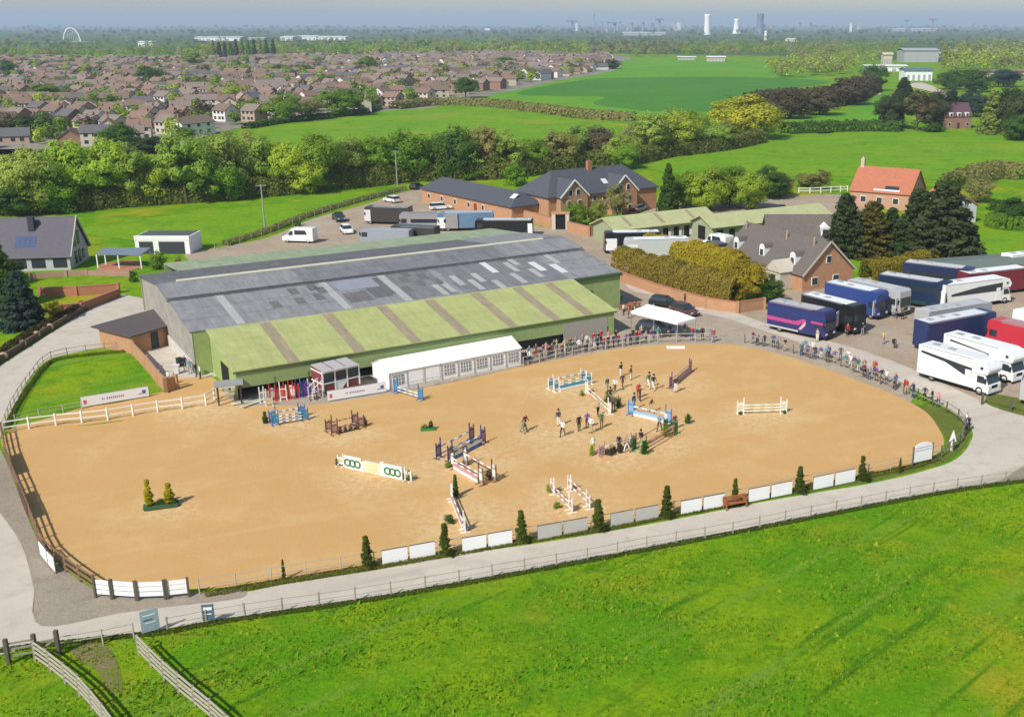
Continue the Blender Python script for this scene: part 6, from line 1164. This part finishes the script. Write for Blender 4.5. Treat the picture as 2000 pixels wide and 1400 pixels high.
for (x, y, po, a, b, lb) in [(1708,732,'walk','orange','navy','person in orange walking on the track by the lorry park'),(1768,768,'stand','black','black','person all in black on the track by the grass end'),(1885,836,'rail','white','navy','person in white leaning over the right-end fence'),(1891,842,'rail','navy','navy','person in navy leaning over the right-end fence'),(1725,672,'walk','yellow','grey','person in yellow crossing the lorry park'),(1745,678,'sit','black','navy','person in black sitting in the lorry park'),(1668,640,'stand','white','beige','person in white by the black lorry ramp'),(1676,648,'fold','black','black','person in black by the black lorry ramp'),(1655,656,'stand','red','black','person in red beside the black lorry'),(1684,655,'hips','black','grey','person in black and grey beside the lorry ramp'),(1726,612,'stand','white','beige','person in white by the silver lorry'),(1748,622,'walk','navy','denim','person in navy walking from the silver lorry'),(1762,624,'stand','brown','black','person in brown near the navy lorry'),(1338,592,'stand','brown','black','person in brown by the hedge wall behind the cars'),(1596,668,'stand','beige','white','person in beige in front of the purple lorry'),
 (372,730,'stand','teal','grey','person in teal in the sand yard by the green lean-to'),(384,736,'fold','black','denim','person in black in the sand yard by the green lean-to'),(392,740,'stand','white','black','person in white by the lean-to doorway'),(362,722,'walk','navy','black','person in navy in the sand yard'),(330,752,'stand','white','maroon','person in white and maroon by the brick wall end'),(342,756,'stand','maroon','maroon','person in maroon by the brick wall end'),(1228,622,'stand','orange','brown','person in orange by the hall corner'),(1218,616,'stand','white','brown','person in white by the hall corner'),(1240,612,'walk','brown','beige','person in brown by the hall corner')]:
    person(x, y, po, a, b, lb, None, random.choice([HAIR, HAIR2]), group='people about the yard')
# picnic table and bins by the hall corner and the sand yard
def table(P, rz, label):
    t = thing('picnic_table', label, 'table', at(*P), rz)
    for i in range(4): link('top_plank', unit(RW), t, loc=(0, -.3+i*.2, .74), scale=(1.8, .18, .05))
    for y in (-.75, .75): link('bench_plank', unit(RW), t, loc=(0, y, .44), scale=(1.8, .26, .05))
    for x in (-.65, .65):
        beam('leg', t, (x, -.75, 0), (x, -.15, .72), .08, .08, RW); beam('leg', t, (x, .75, 0), (x, .15, .72), .08, .08, RW); beam('crossbar', t, (x, -.8, .4), (x, .8, .4), .06, .08, RW)
table((1222,606), R(30), 'orange-brown picnic table by the hall corner'); table((1240,602), R(10), 'second picnic table nearer the black hatchback')
def bin_(P, m, label):
    t = thing('wheelie_bin', label, 'bin', at(*P), random.uniform(0, 3)); MB().prof([(-.26,.08),(.26,.08),(.31,1.0),(-.31,1.0)], -.28, .28).build('body', m, t, bevel=.03); link('lid', unit(m), t, loc=(0, 0, 1.03), scale=(.66, .62, .06))
    for s in (-1, 1): MB().cyl((s*.22,.24,.1),(s*.16,.24,.1),.1,.1,10).build('wheel', TYRE, t)
bin_((352,716), mat('bin_black', (.03,.03,.03), .6), 'black wheelie bin in the sand yard'); bin_((346,730), mat('bin_white', (.65,.64,.6), .6), 'white wheelie bin in the sand yard'); bin_((402,728), mat('bin_green', (.03,.10,.05), .6), 'green wheelie bin at the lean-to corner')
# rough grass of the near field: blades beyond counting
NB = 150000; xs = rng.uniform(-48, 40, NB); ys = rng.uniform(46, 92, NB); keep = []
FL = [(-60,1275),(110,1256),(330,1234),(420,1219),(690,1180),(850,1153),(1000,1126),(1270,1077),(1570,1020),(1860,964),(2100,938),(2100,1500),(-60,1500)]
FW = [at(*p) for p in FL]; FWp = [(p.x, p.y) for p in FW]
pos = np.array([(x, y, 0) for x, y in zip(xs, ys) if inpoly(x, y, FWp)]); n = len(pos)
hh = rng.uniform(.05, .15, n)*(1+.7*np.sin(pos[:,0]*.35+np.sin(pos[:,1]*.5)*2)*np.sin(pos[:,1]*.31)); hh = np.clip(hh, .03, .3)
big = rng.uniform(size=n) < .07; hh = np.where(big, hh*1.3, hh*.8); a = rng.uniform(0, 6.28, n); w = np.where(big, rng.uniform(.08, .18, n), rng.uniform(.03, .07, n)); ln = np.c_[np.cos(a+1.2), np.sin(a+1.2), np.zeros(n)]*(hh*.6)[:, None]
s_ = np.c_[np.cos(a), np.sin(a), np.zeros(n)]*w[:, None]; up = np.c_[np.zeros(n), np.zeros(n), hh]
V = np.stack([pos-s_, pos+s_, pos+up+ln+s_*.15, pos+up+ln-s_*.15], 1).reshape(-1, 3)
pick = rng.uniform(size=n); cols = np.where(pick[:, None] < .55, np.array([[.13,.30,.006]]), np.where(pick[:, None] < .85, np.array([[.21,.35,.008]]), np.array([[.36,.35,.025]])))
o = link('field_grass', quads_mesh('field_grass', V, LEAFW, cols)); o['kind'] = 'stuff'; tag(o, 'short rough grass of the near field', 'grass')

def edge_tufts(name, label, line, width, height, col, dens, leaf):
    o = hedge(name, label, line, width, height, col, dens, leaf, cat='grass'); o['kind'] = 'stuff'
edge_tufts('fence_grass', 'dark long grass along the foot of the field fence', [(-40,1276),(110,1258),(260,1242),(330,1235),(420,1217),(690,1177),(850,1150),(1000,1123),(1270,1073),(1570,1015),(1860,960),(2080,931)], .55, .22, (.10,.13,.02), 220, .06)
edge_tufts('arena_edge_grass', 'straggly grass along the lower arena fence', [(400,1162),(560,1136),(720,1110),(870,1085),(1020,1059),(1170,1035),(1300,1010),(1430,985),(1560,958),(1690,932),(1780,913),(1832,897)], .8, .25, (.17,.18,.03), 160, .07)
edge_tufts('lawn_edge_grass', 'uneven grass edge of the small lawn', [(12,840),(30,800),(62,750),(100,708),(165,696),(244,688)], .6, .3, (.15,.20,.02), 120, .08)
